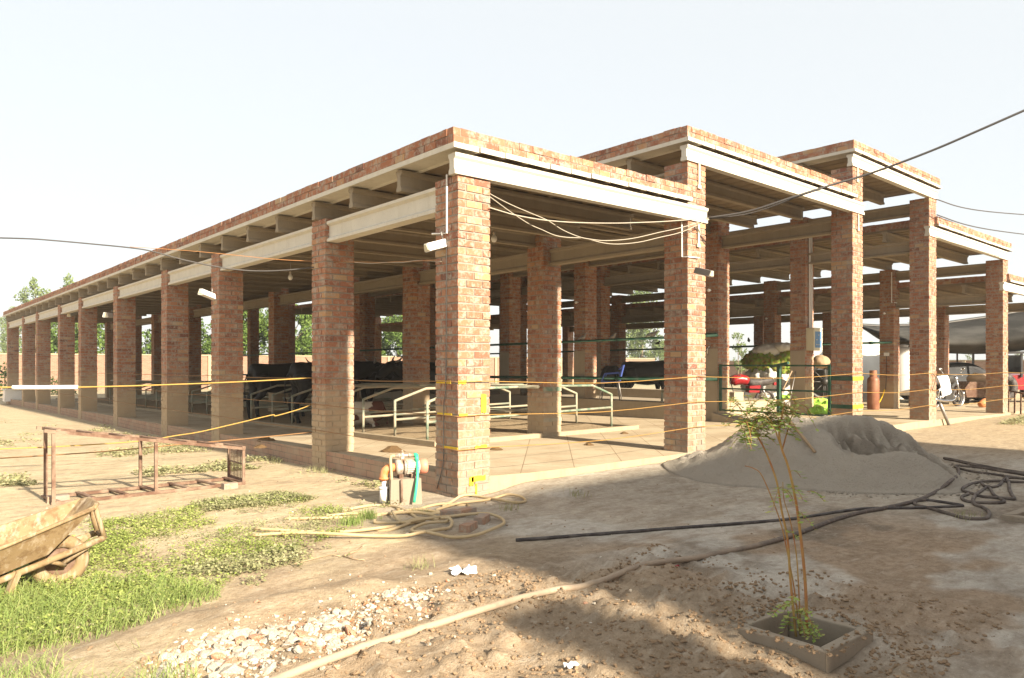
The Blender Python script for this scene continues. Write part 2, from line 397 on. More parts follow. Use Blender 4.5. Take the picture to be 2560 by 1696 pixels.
darkp = sst(.50, .64, n2)*sst(-1.6, -2.6, Y_)*sst(-2, .2, X_)*sst(16, 9, X_)
col = lerp(col, C(.125,.092,.066), darkp*.9)
pale = sst(.56, .68, fbm(X_*1.1+5, Y_*1.6, 77, 4))*gzone
col = lerp(col, C(.56,.52,.45), pale*.75)
hd = np.hypot((X_-4.6)/2.3, (Y_+1.75)/1.9)*(1+.5*(n2-.5))
col = lerp(col, C(.43,.375,.30), sst(1.5, .8, hd)*.9)
rg = sst(7, 10, X_)*sst(1.5, -1, Y_)
col = lerp(col, C(.40,.29,.165), rg*.8)
far = sst(38, 60, np.hypot(X_, Y_)); col = lerp(col, C(.30,.28,.15), far)
col *= (.80+.40*n3)[:, None]
ca = me.color_attributes.new('soil', 'FLOAT_COLOR', 'POINT')
ca.data.foreach_set('color', np.concatenate([np.clip(col, 0, 1), np.ones((len(X_), 1))], 1).astype(np.float32).ravel())
t = NT('ground_soil', .97, .08); w = t.coord('world'); c = t.attr('soil', 'Color')
c = t.mix(t.ramp(t.noise(w, 14, 7, .75), [(.3, 0.), (.7, 1.)]), t.mix(.40, c, (.12,.085,.05)), t.mix(.24, c, (.75,.66,.52)))
mps = t.N('ShaderNodeMapping'); mps.inputs['Scale'].default_value = (1, 2.6, 1); mps.inputs['Rotation'].default_value = (0, 0, .6); t.L(w, mps.inputs[0])
c = t.mix(t.math('MULTIPLY', t.ramp(t.noise(mps.outputs[0], 2.6, 7, .72), [(.47, 0.), (.66, 1.)]), .55), c, (.20,.145,.095))
c = t.mix(t.math('MULTIPLY', t.ramp(t.noise(mps.outputs[0], 4.3, 6, .7), [(.55, 0.), (.70, 1.)]), .30), c, (.62,.55,.45))
sp = t.ramp(t.noise(w, 70, 3, .6), [(.30, 1.), (.40, 0.)]); c = t.mix(t.math('MULTIPLY', sp, .45), c, (.14,.10,.07))
sp2 = t.ramp(t.noise(w, 95, 2, .5), [(.66, 0.), (.73, 1.)]); c = t.mix(t.math('MULTIPLY', sp2, .5), c, (.62,.54,.42))
t.color(c); t.bump(t.math('ADD', t.noise(w, 26, 6, .75), t.math('MULTIPLY', t.noise(w, 120, 3), .4)), .75, .025)
me.materials.append(t.m); M['soil'] = t.m
go = bpy.data.objects.new('ground', me); COL.objects.link(go); tag(go, kind='structure')

# paved floor of the shed
fx = np.concatenate([np.arange(.012, 3, .25), np.arange(3, 23, 1.0)]); fy = np.concatenate([[.02], np.arange(.5, 36.5, 1.0)])
mb = MB(); nv = len(fy)
for i, x in enumerate(fx):
    for j, y in enumerate(fy):
        e = -.03*R_.random() if j == 0 else 0
        mb.v.append((x, y+e, zf(x, y))); mb.t.append(.5)
def addf(f): mb.f.append(f); mb.m.append(0); mb.sm.append(False)
for i in range(len(fx)-1):
    for j in range(nv-1): addf((i*nv+j, (i+1)*nv+j, (i+1)*nv+j+1, i*nv+j+1))
def skirt(ids):
    o = len(mb.v)
    for k in ids: x, y, z = mb.v[k]; mb.v.append((x, y, z-.6)); mb.t.append(.5)
    for q in range(len(ids)-1): mb.f.append((ids[q], ids[q+1], o+q+1, o+q)); mb.m.append(1); mb.sm.append(False)
skirt([j for j in range(nv)]); n_f = len(mb.f); skirt([i*nv for i in range(len(fx))])
for k in range(n_f, len(mb.f)): mb.m[k] = 2
t = NT('paving_tiles', .92, .12); w = t.coord('world'); mp = t.N('ShaderNodeMapping'); mp.inputs['Rotation'].default_value = (0,0,math.radians(44)); t.L(w, mp.inputs[0])
bt = t.N('ShaderNodeTexBrick'); bt.offset = 0; t.L(mp.outputs[0], bt.inputs[0]); bt.inputs['Scale'].default_value = 1
bt.inputs['Brick Width'].default_value = .62; bt.inputs['Row Height'].default_value = .62; bt.inputs['Mortar Size'].default_value = .006
bt.inputs['Color1'].default_value = (.43,.345,.235,1); bt.inputs['Color2'].default_value = (.47,.38,.26,1); bt.inputs['Mortar'].default_value = (.22,.16,.10,1)
c = t.mix(t.ramp(t.noise(w, 1.6, 6, .65), [(.42, 0.), (.7, .8)]), bt.outputs[0], (.30,.22,.135)); c = t.mix(t.ramp(t.noise(w, 24, 3), [(.66, 0.), (.74, .6)]), c, (.16,.11,.07))
t.color(c); t.bump(t.noise(w, 40, 4), .3, .006); M['tiles'] = t.m
# brick face of the plinth, mapped flat on the wall
t = NT('plinth_brick', .95, .1); w = t.coord('world'); s_ = t.N('ShaderNodeSeparateXYZ'); t.L(w, s_.inputs[0]); cb = t.N('ShaderNodeCombineXYZ')
t.L(t.math('ADD', s_.outputs[1], s_.outputs[0]), cb.inputs[0]); t.L(s_.outputs[2], cb.inputs[1]); bt = t.N('ShaderNodeTexBrick'); t.L(cb.outputs[0], bt.inputs[0])
bt.inputs['Scale'].default_value = 1; bt.inputs['Brick Width'].default_value = .20; bt.inputs['Row Height'].default_value = .083; bt.inputs['Mortar Size'].default_value = .008; bt.inputs['Mortar Smooth'].default_value = .4
bt.inputs['Color1'].default_value = (.34,.20,.14,1); bt.inputs['Color2'].default_value = (.40,.26,.18,1); bt.inputs['Mortar'].default_value = (.20,.15,.11,1)
c = t.mix(t.ramp(t.noise(w, 3, 5), [(.4, 0.), (.65, .7)]), bt.outputs[0], (.36,.28,.20)); t.color(c); t.bump(bt.outputs[1], -.5, .01); M['plinth'] = t.m
o = mb.build('paved_floor', [M['tiles'], M['plinth'], M['curb']]); tag(o, kind='structure')

# ---------------------------------------------------------------- the shed
shed = empty('cattle_shed', (0,0,0), 'long open brick and concrete cattle shed with stepped flat roofs on square pillars', 'shed')
CH = .083
def tone():
    r = R_.random()
    return max(0, min(1, (R_.gauss(.42, .17) if r < .92 else R_.uniform(.72, .98))))
def pillar_mesh(z0, z1, kind, wx=WB, wy=WA):
    mb = MB(); i_ = .007
    mb.box(i_, i_, z0, wx-i_, wy-i_, z1-.004, 1)
    n = int(math.ceil((z1-z0)/CH)); hx, hy = .105, .105; g = .007
    for k in range(n):
        za = z1-(k+1)*CH+.016; zb = z1-k*CH-.001
        if zb < z0: break
        odd = k % 2; jit = lambda: R_.uniform(-.0045, .0035)
        if not odd: bs = [(0,0,wx/2,hy),(wx/2,0,wx,hy),(0,wy-hy,wx/2,wy),(wx/2,wy-hy,wx,wy),(0,hy,hx,wy-hy),(wx-hx,hy,wx,wy-hy)]
        else: bs = [(0,0,hx,wy/2),(0,wy/2,hx,wy),(wx-hx,0,wx,wy/2),(wx-hx,wy/2,wx,wy),(hx,0,wx-hx,hy),(hx,wy-hy,wx-hx,wy)]
        for (a, b, c_, d) in bs:
            dz = R_.uniform(-.003, .003)
            mb.box(a+g*R_.uniform(.5,1.3)*(a > 0)+jit()*(a == 0), b+g*R_.uniform(.5,1.3)*(b > 0)+jit()*(b == 0), za+dz,
                   c_-g*R_.uniform(.5,1.3)*(c_ < wx)+jit()*(c_ == wx), d-g*R_.uniform(.5,1.3)*(d < wy)+jit()*(d == wy), zb+dz, 0, tone())
    return mb.mesh('pillar', [M['brick'], M['mortar']] if kind == 'clean' else [M['brickd'], M['mortard']])
ZB = [3.35, 4.221, 5.062, 4.202, 3.35]               # underside of each bay's end beam
SL = [.011, -.002, -.003, -.004, -.004]               # fall of each bay's roof
def zb(i, X): return ZB[i]+SL[i]*(X-B[i])
PTOP = [zb(0,0), zb(1,B[1]), zb(2,B[2]), zb(2,B[3]), zb(3,B[4]), zb(4,B[5])]
pm = {}
for r in range(10):
    for c_ in range(6):
        kind = 'clean' if (r == 0) else 'dusty'
        key = (c_, kind, 0 if r == 0 else r % 3)
        if key not in pm: pm[key] = pillar_mesh(-.75, PTOP[c_]-.004, kind)
        o = bpy.data.objects.new('pillar', pm[key]); COL.objects.link(o); o.parent = shed
        o.location = (B[c_], rowY(r, B[c_]), 0)
        if r in (1, 2, 3, 4) and c_ in (2, 3):
            q = MB(); q.box(-.014, .01, -.1, -.002, WA-.01, 1.72); q.box(-.016, -.016, 0, .012, -.002, 1.72) if False else None
            p = q.build('plaster_panel', M['plaster'], o, world=False)
        pil = o
        if (r, c_) == (0, 0): P0 = o
        if (r, c_) == (1, 1): Q1 = o
        if (r, c_) == (0, 2): P2 = o
        if (r, c_) == (1, 2): RR = o
        if (r, c_) == (1, 3): SS = o
def band(par, face, z, h, mat, name='painted_band', a0=0.0, a1=None):
    mb = MB()
    if face == 'l': mb.box(-.009, a0, z, .0, (a1 if a1 is not None else WA), z+h)
    else: mb.box(a0, -.009, z, (a1 if a1 is not None else WB), .0, z+h)
    return mb.build(name, M[mat], par, world=False)
for z in (1.02, .49): band(P2, 'l', z+.06, .075, 'green'); band(P2, 'f', z+.06, .075, 'yellow'); band(RR, 'l', z+.06, .075, 'green', a0=.0)
band(Q1, 'f', .92, .07, 'greenrail'); band(Q1, 'f', .40, .06, 'galv')
# yellow paint marks on the corner pillar
for a0, a1, z, h in [(-.0, .10, 1.185, .03), (.01, .12, .845, .028), (.30, .37, .875, .19), (.22, .38, .505, .022), (.17, .36, .16, .045), (.145, .20, .12, .085), (.225, .245, -.03, .155)]:
    mb = MB(); k = 7; pts = [(a0+(a1-a0)*i/k, z+R_.uniform(-.009, .006)) for i in range(k+1)]+[(a1-(a1-a0)*i/k, z+h+R_.uniform(-.006, .009)) for i in range(k+1)]
    mb.prism(pts, 'y', -.0085, -.004); mb.build('paint_mark', M['yellow'], P0, world=False)
for a0, z, h in [(.22, 1.185, .03), (.20, .845, .028), (.10, .505, .022)]:
    mb = MB(); mb.box(-.008, a0-.1, z, -.004, a0+.16, z+h); mb.build('paint_mark', M['yellow'], P0, world=False)

def ibeam(d, top=.12, web=.065, bot=.10):            # profile (u across, v up from 0 to d)
    a, b, c_ = top/2, web/2, bot/2
    return [(-c_,0),(c_,0),(c_,.035),(b,.065),(b,d-.062),(a,d-.035),(a,d),(-a,d),(-a,d-.035),(-b,d-.062),(-b,.065),(-c_,.035)]
PD = .238                                             # purlin depth
def purlin_mb(i, Y, x0, x1, y_front=False):
    mb = MB(); prof = ibeam(PD); n = len(prof); vs = []
    for X in (x0, x1):
        for u, v in prof: vs.append((X, Y+u-.0035*X*Y, zb(i, X)+v))
    mb.add(vs, [tuple(range(n)), tuple(range(2*n-1, n-1, -1))]+[(k, k+n, (k+1) % n+n, (k+1) % n) for k in range(n)])
    return mb
PY = [1.05, 2.16, 3.2, 4.41, 5.55, 6.7, 7.83, 9.02, 10.29, 11.45, 12.53, 13.84, 15.03, 16.11, 17.33, 18.58, 19.87, 21.17, 22.38, 23.63, 24.99, 26.27, 27.64, 28.98, 30.29, 31.7, 33.26, 34.85]
OV = .07
ends = [(-.06, B[1]+WB+.02), (B[1]-.05, B[2]+WB+.02), (B[2]-.05, B[3]+WB+.02), (B[3]-.03, B[4]+WB+.02), (B[4]-.03, B[5]+WB+.05)]
rest = MB()
for i in range(5):
    # bay end beam at the front
    mb = MB(); prof = ibeam(.215, .13, .08, .11); n = len(prof); vs = []
    for X in ends[i]:
        for u, v in prof: vs.append((X, .028+u, zb(i, X)+v))
    mb.add(vs, [tuple(range(n)), tuple(range(2*n-1, n-1, -1))]+[(k, k+n, (k+1) % n+n, (k+1) % n) for k in range(n)])
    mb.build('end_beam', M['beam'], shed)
    x0 = -.055 if i == 0 else B[i]-.0+(.0 if i < 3 else .03); x1 = B[i+1]+WB-.06 if i < 4 else B[5]+WB
    if i in (1, 2): x0 = B[i]-.02; x1 = B[i+1]+.05
    if i == 0: x1 = B[1]+.02
    if i > 2: x0 = B[i]+WB*.35
    for k, Y in enumerate(PY):
        p = purlin_mb(i, Y, x0, x1)
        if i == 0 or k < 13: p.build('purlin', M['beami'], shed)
        else: rest.add(p.v, p.f)
# the far purlins nobody can tell apart
o = rest.build('purlins', M['beami'], shed); tag(o, kind='stuff')
def girder(line, i, off):                              # spans from row to row along the shed
    X = B[line]; xc = X+off
    for r in range(9):
        ya = rowY(r, X)+WA+.002; yb = rowY(r+1, X)-.002
        if r > 5 and line > 1: continue
        zt = zb(i, xc)-.052; mb = MB(); mb.prism([(xc+u, zt-.27+v) for u, v in ibeam(.27, .17, .09, .16)], 'y', ya, yb)
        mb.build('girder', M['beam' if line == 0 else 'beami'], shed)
girder(0, 0, .10)
girder(1, 0, WB*.5); girder(1, 1, WB*.5); girder(2, 1, WB*.5); girder(2, 2, WB*.5)
girder(3, 2, WB*.5); girder(3, 3, WB*.5); girder(4, 3, WB*.5); girder(4, 4, WB*.5); girder(5, 4, WB*.5)
SLB = .055
for i in range(5):                                    # roof slabs: planks side by side, open joints, ribbed soffit
    x0 = ends[i][0]-.06 if i < 3 else B[i]+.30; x1 = (B[1]-.01 if i == 0 else B[2]-.01 if i == 1 else ends[i][1]+.05)
    mb = MB(); z0 = .217+.025; n = int(round((x1-x0)/.33)); w_ = (x1-x0)/n
    for k in range(n):
        a = x0+k*w_; b = a+w_-.014
        pr = [(a,0),(a+.03,-.022),(b-.03,-.022),(b,0),(b,SLB),(a,SLB)] if False else [(a,0),(a+.02,0),(a+.035,.018),(b-.035,.018),(b-.02,0),(b,0),(b,SLB),(a,SLB)]
        dy = R_.uniform(-.008, .008)
        vs = []; m = len(pr)
        mb.box(a, -.097+dy, zb(i, a)+z0+.004, b, -.0865+dy, zb(i, b)+z0+SLB, 1)
        for Y in (-.085+dy, 35.6):
            for u, v in pr: vs.append((u, Y-.0035*u*max(Y, 0), zb(i, u)+z0+v))
        mb.add(vs, [tuple(range(m)), tuple(range(2*m-1, m-1, -1))]+[(q, q+m, (q+1) % m+m, (q+1) % m) for q in range(m)], 1 if (k == 0 and i < 3) else 0)
    mb.box(x0+.02, -.06, zb(i, x0)+z0+SLB+.002, x1-.02, 35.5, zb(i, x1)+z0+SLB+.03)     # screed
    mb.build('roof_slab', [M['slab'], M['beam']], shed)
    mb = MB(); zt = z0+SLB+.002; L = .2; T = .10
    def course(kk, fixed, a0, a1, alongx):
        a = a0-(L/2 if kk else 0)
        while a < a1:
            s_, e_ = max(a, a0)+.004, min(a+L, a1)-.004
            if e_-s_ > .03:
                j = R_.uniform(-.005, .005); h = R_.uniform(-.004, .004)
                if alongx: zz = zb(i, s_)+zt+kk*CH; mb.box(s_, fixed+j, zz+.005, e_, fixed+T+j, zz+CH-.004+h, 0, tone())
                else: zz = zb(i, fixed)+zt+kk*CH; mb.box(fixed+j, s_-.0035*fixed*s_, zz+.005, fixed+T+j, e_-.0035*fixed*s_, zz+CH-.004+h, 0, tone())
            a += L
    for kk in (0, 1):
        course(kk, -.065, x0+.01, x1, True); course(kk, x0+.01, .04, 35.4, False)
    if i != 0 and i < 3: pass
    za, zc = zb(i, x0)+zt, zb(i, x1)+zt
    mb.add([(x0+.016,-.058,za),(x1,-.058,zc),(x1,.028,zc),(x0+.016,.028,za),(x0+.016,-.058,za+2*CH-.012),(x1,-.058,zc+2*CH-.012),(x1,.028,zc+2*CH-.012),(x0+.016,.028,za+2*CH-.012)],
           [(0,3,2,1),(4,5,6,7),(0,1,5,4),(1,2,6,5),(2,3,7,6),(3,0,4,7)], 1)
    mb.box(x0+.018, .03, za, x0+.10, 35.4, za+2*CH-.012, 1)
    mb.build('parapet', [M['brick'], M['mortar']], shed)
# ---------------------------------------------------------------- buildings behind the camera that shade the yard
mb = MB(); mb.box(-.95, -16, -.2, 9.55, -9, 4.40); mb.box(-1.05, -16.1, 4.402, 9.65, -8.95, 4.48, 1)
hb = empty('brick_house', (4.3,-12.5,0), 'brick house behind the viewer that shades the yard', 'house'); mb.build('wall', [M['brick'], M['slab']], hb)
pl_ = empty('gate_pillar', (-1.45,-9,0), 'brick gate pillar behind the viewer', 'pillar')
mb = MB(); mb.box(-1.86, -9.2, -.1, -1.33, -8.8, 3.05); mb.build('shaft', M['brick'], pl_)

# ---------------------------------------------------------------- sand heap with the hoe on it
def pile_z(X, Y):
    X = np.asarray(X, float); Y = np.asarray(Y, float); t = np.zeros(np.shape(X))
    for cx, cy, h, r, k in PILE:
        dx, dy = X-cx, Y-cy; f = dx*CT+dy*ST; l = -dx*ST+dy*CT
        d = np.sqrt((f/(r*1.1))**2+(l/(r*np.where(l > 0, k, .75)))**2+1e-6)*(1+.10*(fbm(X*1.6, Y*1.6, 14, 3)-.5))
        v = h*np.clip(1-d*d, 0, 1)**.95+.03*np.clip((1.14-d)/.14, 0, 1)
        t = np.sqrt(t*t+v*v+.5*t*v)
    t = t*1.0
    # bite dug out of the near side, ribbed by the shovel
    ux, uy = -.66, -.75
    s_ = (X-4.88)*uy-(Y+1.86)*ux; f_ = (X-4.88)*ux+(Y+1.86)*uy
    m = sst(.22, .38, f_)*(1-sst(.80, 1.15, f_))*sst(.75, .5, np.abs(s_+.12+.2*(fbm(f_*4, s_*4, 3)-.5)))
    global BITE
    BITE = m*(t > .02)*sst(.35, .6, vnoise(s_*15, f_*2.5, 5)*.6+fbm(s_*8, f_*8, 9)*.5)
    t = t-m*(.05+.15*vnoise(s_*15, f_*2.5, 5)+.09*vnoise(s_*30, f_*4, 6)+.12*(fbm(s_*6, f_*9, 7)))*(t > .02)
    m2 = sst(.06, .25, t)*sst(.25, .6, f_)*sst(.5, .9, s_)
    t = t-m2*.09*fbm(X*6, Y*6, 8, 5)
    return t+(.11*(fbm(X*2.6, Y*2.6, 51, 5)-.5)+.06*(fbm(X*10, Y*10, 52, 4)-.5))*sst(0, .1, t)
gx2 = np.arange(.8, 7.6, .028); gy2 = np.arange(-4.2, 1.2, .028); PX_, PY_ = np.meshgrid(gx2, gy2, indexing='ij')
hz = pile_z(PX_, PY_); BT = BITE.copy(); gz2 = zground(PX_, PY_); hz = hz+(np.random.default_rng(3).random(hz.shape)-.5)*.013*sst(.02, .10, hz); gz2 = zground(PX_, np.minimum(PY_, -.03)); PZ = np.where(hz > .012, gz2+hz, gz2-.05)
mb = MB(); n1_, n2_ = PX_.shape; keep = hz > -.0
vid = -np.ones(PX_.shape, int)
ok = (hz[:-1,:-1] > .01)|(hz[1:,:-1] > .01)|(hz[:-1,1:] > .01)|(hz[1:,1:] > .01)
for i, j in zip(*np.nonzero(ok)):
    f = []
    for a, b in ((i,j),(i+1,j),(i+1,j+1),(i,j+1)):
        if vid[a,b] < 0: vid[a,b] = len(mb.v); mb.v.append((PX_[a,b], PY_[a,b], PZ[a,b])); mb.t.append(float(BT[a,b]))
        f.append(vid[a,b])
    mb.f.append(tuple(f)); mb.m.append(0); mb.sm.append(True)
t = NT('grey_sand', .97, .08); w = t.coord('world'); c = t.mix(t.noise(w, 2.2, 6, .65), (.40,.345,.275), (.50,.44,.355)); c = t.mix(t.math('MULTIPLY', t.attr('tone'), .75), c, (.20,.165,.125))
c = t.mix(t.ramp(t.noise(w, 60, 3), [(.62, 0.), (.72, .5)]), c, (.25,.205,.16)); t.color(c)
t.bump(t.math('ADD', t.noise(w, 11, 7, .75), t.math('MULTIPLY', t.noise(w, 60, 3), .5)), 1.0, .06); M['sand'] = t.m
o = solo(mb, 'sand_pile', M['sand'], 'large heap of grey building sand in front of the shed', 'sand pile', loc=(4.7,-1.6,0))
def pz(x, y): return float(pile_z(np.array([x]), np.array([y]))[0])+zg(x, y)
def onpile(px, py):                                     # where the sight line meets the heap
    for k in range(500):
        p = atd(px, py, 5+k*.012)
        if p.z <= max(pz(p.x, p.y), zg(p.x, p.y)): return p
    return p
h0 = onpile(1965, 1066); h1 = onpile(2038, 1136)
hoe = empty('hoe', h0, 'hoe with wooden handle stuck in the sand heap', 'hoe')
d_ = (h1-h0); mb = MB(); mb.tube([h0+Vector((0,0,.10)), h0+d_*.5+Vector((0,0,.075)), h1+Vector((0,0,.02))], [.022,.019,.017], 8); mb.build('handle', M['wood'], hoe)
e1 = onpile(1978, 1063)+Vector((.0,0,.0)); r_ = Vector((ST,-CT,0)); u_ = Vector((.1,.1,1)).normalized()
mb = MB(); q0 = h0+r_*.03+Vector((0,0,-.02)); b4 = [q0, q0+r_*.17+u_*-.05, q0+r_*.12+u_*.14, q0+r_*.02+u_*.16]
b4 = [q0+r_*.01+u_*.06, q0+r_*.11+u_*.16, q0+r_*.22+u_*.01, q0+r_*.12+u_*-.06]; n_ = Vector((.3,.3,.05)).normalized()*.006
mb.add(b4+[p+n_ for p in b4], [(0,1,2,3),(7,6,5,4),(0,4,5,1),(1,5,6,2),(2,6,7,3),(3,7,4,0)]); mb.build('blade', plain('dull_iron', (.13,.115,.10), .8, .3, 9), hoe)

# ---------------------------------------------------------------- soil beds, curbs, stall rails
def tubepts(mb, pts, r, n=7, **k): mb.tube(pts, r, n, **k)
mb = MB(); cw, chh = .12, .07
def curb(x0, y0, x1, y1):
    L_ = math.hypot(x1-x0, y1-y0); k = max(1, int(L_/2))
    for i in range(k):
        a, b = i/k, (i+1)/k; p = [(x0+(x1-x0)*a, y0+(y1-y0)*a), (x0+(x1-x0)*b, y0+(y1-y0)*b)]
        nx_, ny_ = -(y1-y0)/L_*cw/2, (x1-x0)/L_*cw/2; vs = []
        for (x, y) in p:
            for s_ in (-1, 1):
                z = zf(x, y); vs += [(x+nx_*s_, y+ny_*s_, z-.05), (x+nx_*s_, y+ny_*s_, z+chh)]
        mb.add(vs, [(0,2,6,4),(1,5,7,3),(0,4,5,1),(2,3,7,6)]+([(0,1,3,2)] if i == 0 else [])+([(4,6,7,5)] if i == k-1 else []))
cr = empty('stall_curb', (4.1,3.0,zf(4.1,3)), 'low concrete curb around the cattle stall beds', 'curb')
BX0, BX1, BY0 = 1.85, 6.4, 2.98
curb(BX0, BY0, BX0, 34); curb(BX0+.06, BY0, BX1+.06, BY0-.05); curb(BX1, BY0, BX1, 34); mb.build('curb_body', M['curb'], cr)
mb = MB(); bx = np.arange(BX0+.04, BX1, .22); by = np.concatenate([np.arange(BY0+.04, 12, .25), np.arange(12, 34, 1.)])
BXX, BYY = np.meshgrid(bx, by, indexing='ij'); BZZ = zfloor(BXX, BYY)+.03+.06*(fbm(BXX*1.7, BYY*1.7, 61, 4)-.35)
vs = np.stack([BXX, BYY, BZZ], -1).reshape(-1, 3); nyb = len(by)
mb.add([tuple(p) for p in vs], [(i*nyb+j, (i+1)*nyb+j, (i+1)*nyb+j+1, i*nyb+j+1) for i in range(len(bx)-1) for j in range(nyb-1)], smooth=True)
t = NT('stall_bed_soil', .97, .08); w = t.coord('world'); c = t.mix(t.noise(w, 3, 6, .7), (.24,.17,.10), (.43,.33,.21))
c = t.mix(t.ramp(t.noise(w, 7, 5, .7), [(.55, 0.), (.68, .85)]), c, (.11,.07,.035)); t.color(c); t.bump(t.noise(w, 30, 5, .7), .8, .03)
M['bed'] = t.m; o = mb.build('stall_bed', t.m); tag(o, kind='structure')
SY = [3.45, 4.4, 5.45, 6.5, 7.45, 8.4, 9.4, 10.6, 11.6, 12.6, 13.6, 14.8, 15.9, 17.0, 18.2, 19.4, 20.6, 21.8, 23, 24.2]
div0 = None
def divider(Y, mat):
    z0 = zf(1.95, Y); e = empty('stall_divider', (4.1, Y, z0), '', 'stall divider', 'pipe dividers along the cattle stalls')
    a, b = 1.98, 6.33; r = .0225
    for x in (a, b):
        m_ = MB(); zz = zf(x, Y)-z0; m_.tube([(x-4.1, 0, zz-.02), (x-4.1, 0, zz+.66)], r, 8); p = m_.build('post', M[mat], e, world=False)
    m_ = MB(); m_.tube(smoothpts([(a-4.1, 0, .655), (a-4.1+.58, 0, .83), (a-4.1+.72, 0, .845), (0, 0, .85), (b-4.1-.72, 0, .82), (b-4.1-.58, 0, .80), (b-4.1, 0, .59)], 2) if False else [(a-4.1, 0, .645), (a-4.1+.62, 0, .835), (0, 0, .85), (b-4.1-.55, 0, .835), (b-4.1, 0, zf(b, Y)-z0+.655)], r, 8, smooth=False); m_.build('top_rail', M[mat], e, world=False)
    m_ = MB(); m_.tube([(a-4.1, 0, .33), (b-4.1, 0, zf(b, Y)-z0+.40)], r, 8); m_.build('lower_rail', M[mat], e, world=False)
    return e
ORD = ['nearest', 'second', 'third', 'fourth', 'fifth', 'sixth', 'seventh', 'eighth', 'ninth', 'tenth', 'eleventh', 'twelfth', 'thirteenth', 'fourteenth', 'fifteenth', 'sixteenth', 'seventeenth', 'eighteenth', 'nineteenth', 'twentieth']
for k, Y in enumerate(SY):
    if k == 0: e = divider(Y, 'greenrail'); src = None
    elif k == 1: e = src = divider(Y, 'galv')
    else: e = copy_tree(src); e.location = (4.1, Y, zf(1.95, Y))
    e['label'] = 'faded green pipe stall divider nearest the corner pillar' if k == 0 else '%s pipe stall divider counted from the corner pillar end' % ORD[k]
mb = MB(); mb.tube([(3.9, 2.95, 1.0), (3.9, 33, .58)], .03, 8); mb.tube([(4.25, 3.3, .55), (4.25, 33, .15)], .024, 8)
solo(mb, 'feeding_rail', M['galv'], 'long dusty neck rail running down the middle of the stalls', 'rail')
def rail(X, z, y0, y1, r, mat, label):
    mb = MB(); mb.tube([(X-.0035*0, y0, z), (X, y1, z-.01*(y1-y0)*.8)], r, 8)
    for k in range(2):
        y = y0+.6+k*2.2; mb.tube([(X, y-.05, z-.008*(y-.05-y0)), (X, y+.05, z-.008*(y+.05-y0))], r*1.35, 8)
    return solo(mb, 'green_rail', M[mat], label, 'rail')
rail(9.06, 2.0, 2.84, 33, .03, 'green', 'long green pipe at head height behind the second row of pillars')
rail(18.05, 2.02, 2.8, 30, .035, 'green', 'farther dark green pipe at head height seen against the sky')
rail(9.06, 1.06, 2.85, 33, .04, 'green', 'green neck rail above the raised feeding trough')
mb = MB(); mb.prism([(9.0, -.2), (12.4, -.2), (12.4, .50), (9.0, .50)], 'y', 3.35, 33); mb.prism([(10.6, .502), (11.0, .502), (11.0, .72), (10.6, .72)], 'y', 3.4, 33)
pf = solo(mb, 'feeding_platform', M['plaster'], 'raised concrete feeding platform behind the stalls', 'platform')
mb = MB(); q = atX(1655, 985, 9.35); mb.tube([(9.35, q.y+.0, .50), (9.35, q.y, .76), (9.35, q.y-.75, .77)], .032, 8, smooth=False); mb.tube([(9.35, q.y-.55, .50), (9.35, q.y-.55, .75)], .02, 8)
solo(mb, 'water_pipe', M['galv'], 'short bent pipe on the platform edge beside the second front pillar', 'pipe')

# chair
cp = atX(1516, 1000, 9.18); ch = empty('chair', (9.28, cp.y-.05, .502), 'blue plastic chair standing on the feeding platform', 'chair', rz=math.radians(35))
mb = MB(); mb.prism([(-.20,-.2),(.20,-.2),(.22,.22),(-.22,.22)], 'z', .42, .45); mb.build('seat', M['blue'], ch, world=False)
mb = MB()
for (x0, x1, z0, z1) in [(-.21,-.13,.45,.86),(.13,.21,.45,.86),(-.13,.13,.74,.86),(-.13,.13,.62,.72),(-.13,.13,.45,.56)]:
    mb.add([(x0,-.20,z0),(x1,-.20,z0),(x1,-.31*1-(z1-.86)*.3,z1),(x0,-.31-(z1-.86)*.3,z1),(x0,-.23,z0),(x1,-.23,z0),(x1,-.335-(z1-.86)*.3,z1),(x0,-.335-(z1-.86)*.3,z1)],[(0,1,2,3),(7,6,5,4),(0,4,5,1),(1,5,6,2),(2,6,7,3),(3,7,4,0)])
mb.build('backrest', M['blue'], ch, world=False)
for sx in (-1, 1):
    for sy in (-1, 1):
        mb = MB(); mb.tube([(sx*.18, sy*.18, .42), (sx*.23, sy*.25, 0)], [.018,.014], 8); mb.build('leg', M['steel'], ch, world=False)
    mb = MB(); mb.tube([(sx*.22, .2, .44), (sx*.24, .12, .64), (sx*.23, -.22, .66)], .02, 8); mb.build('armrest', M['blue'], ch, world=False)

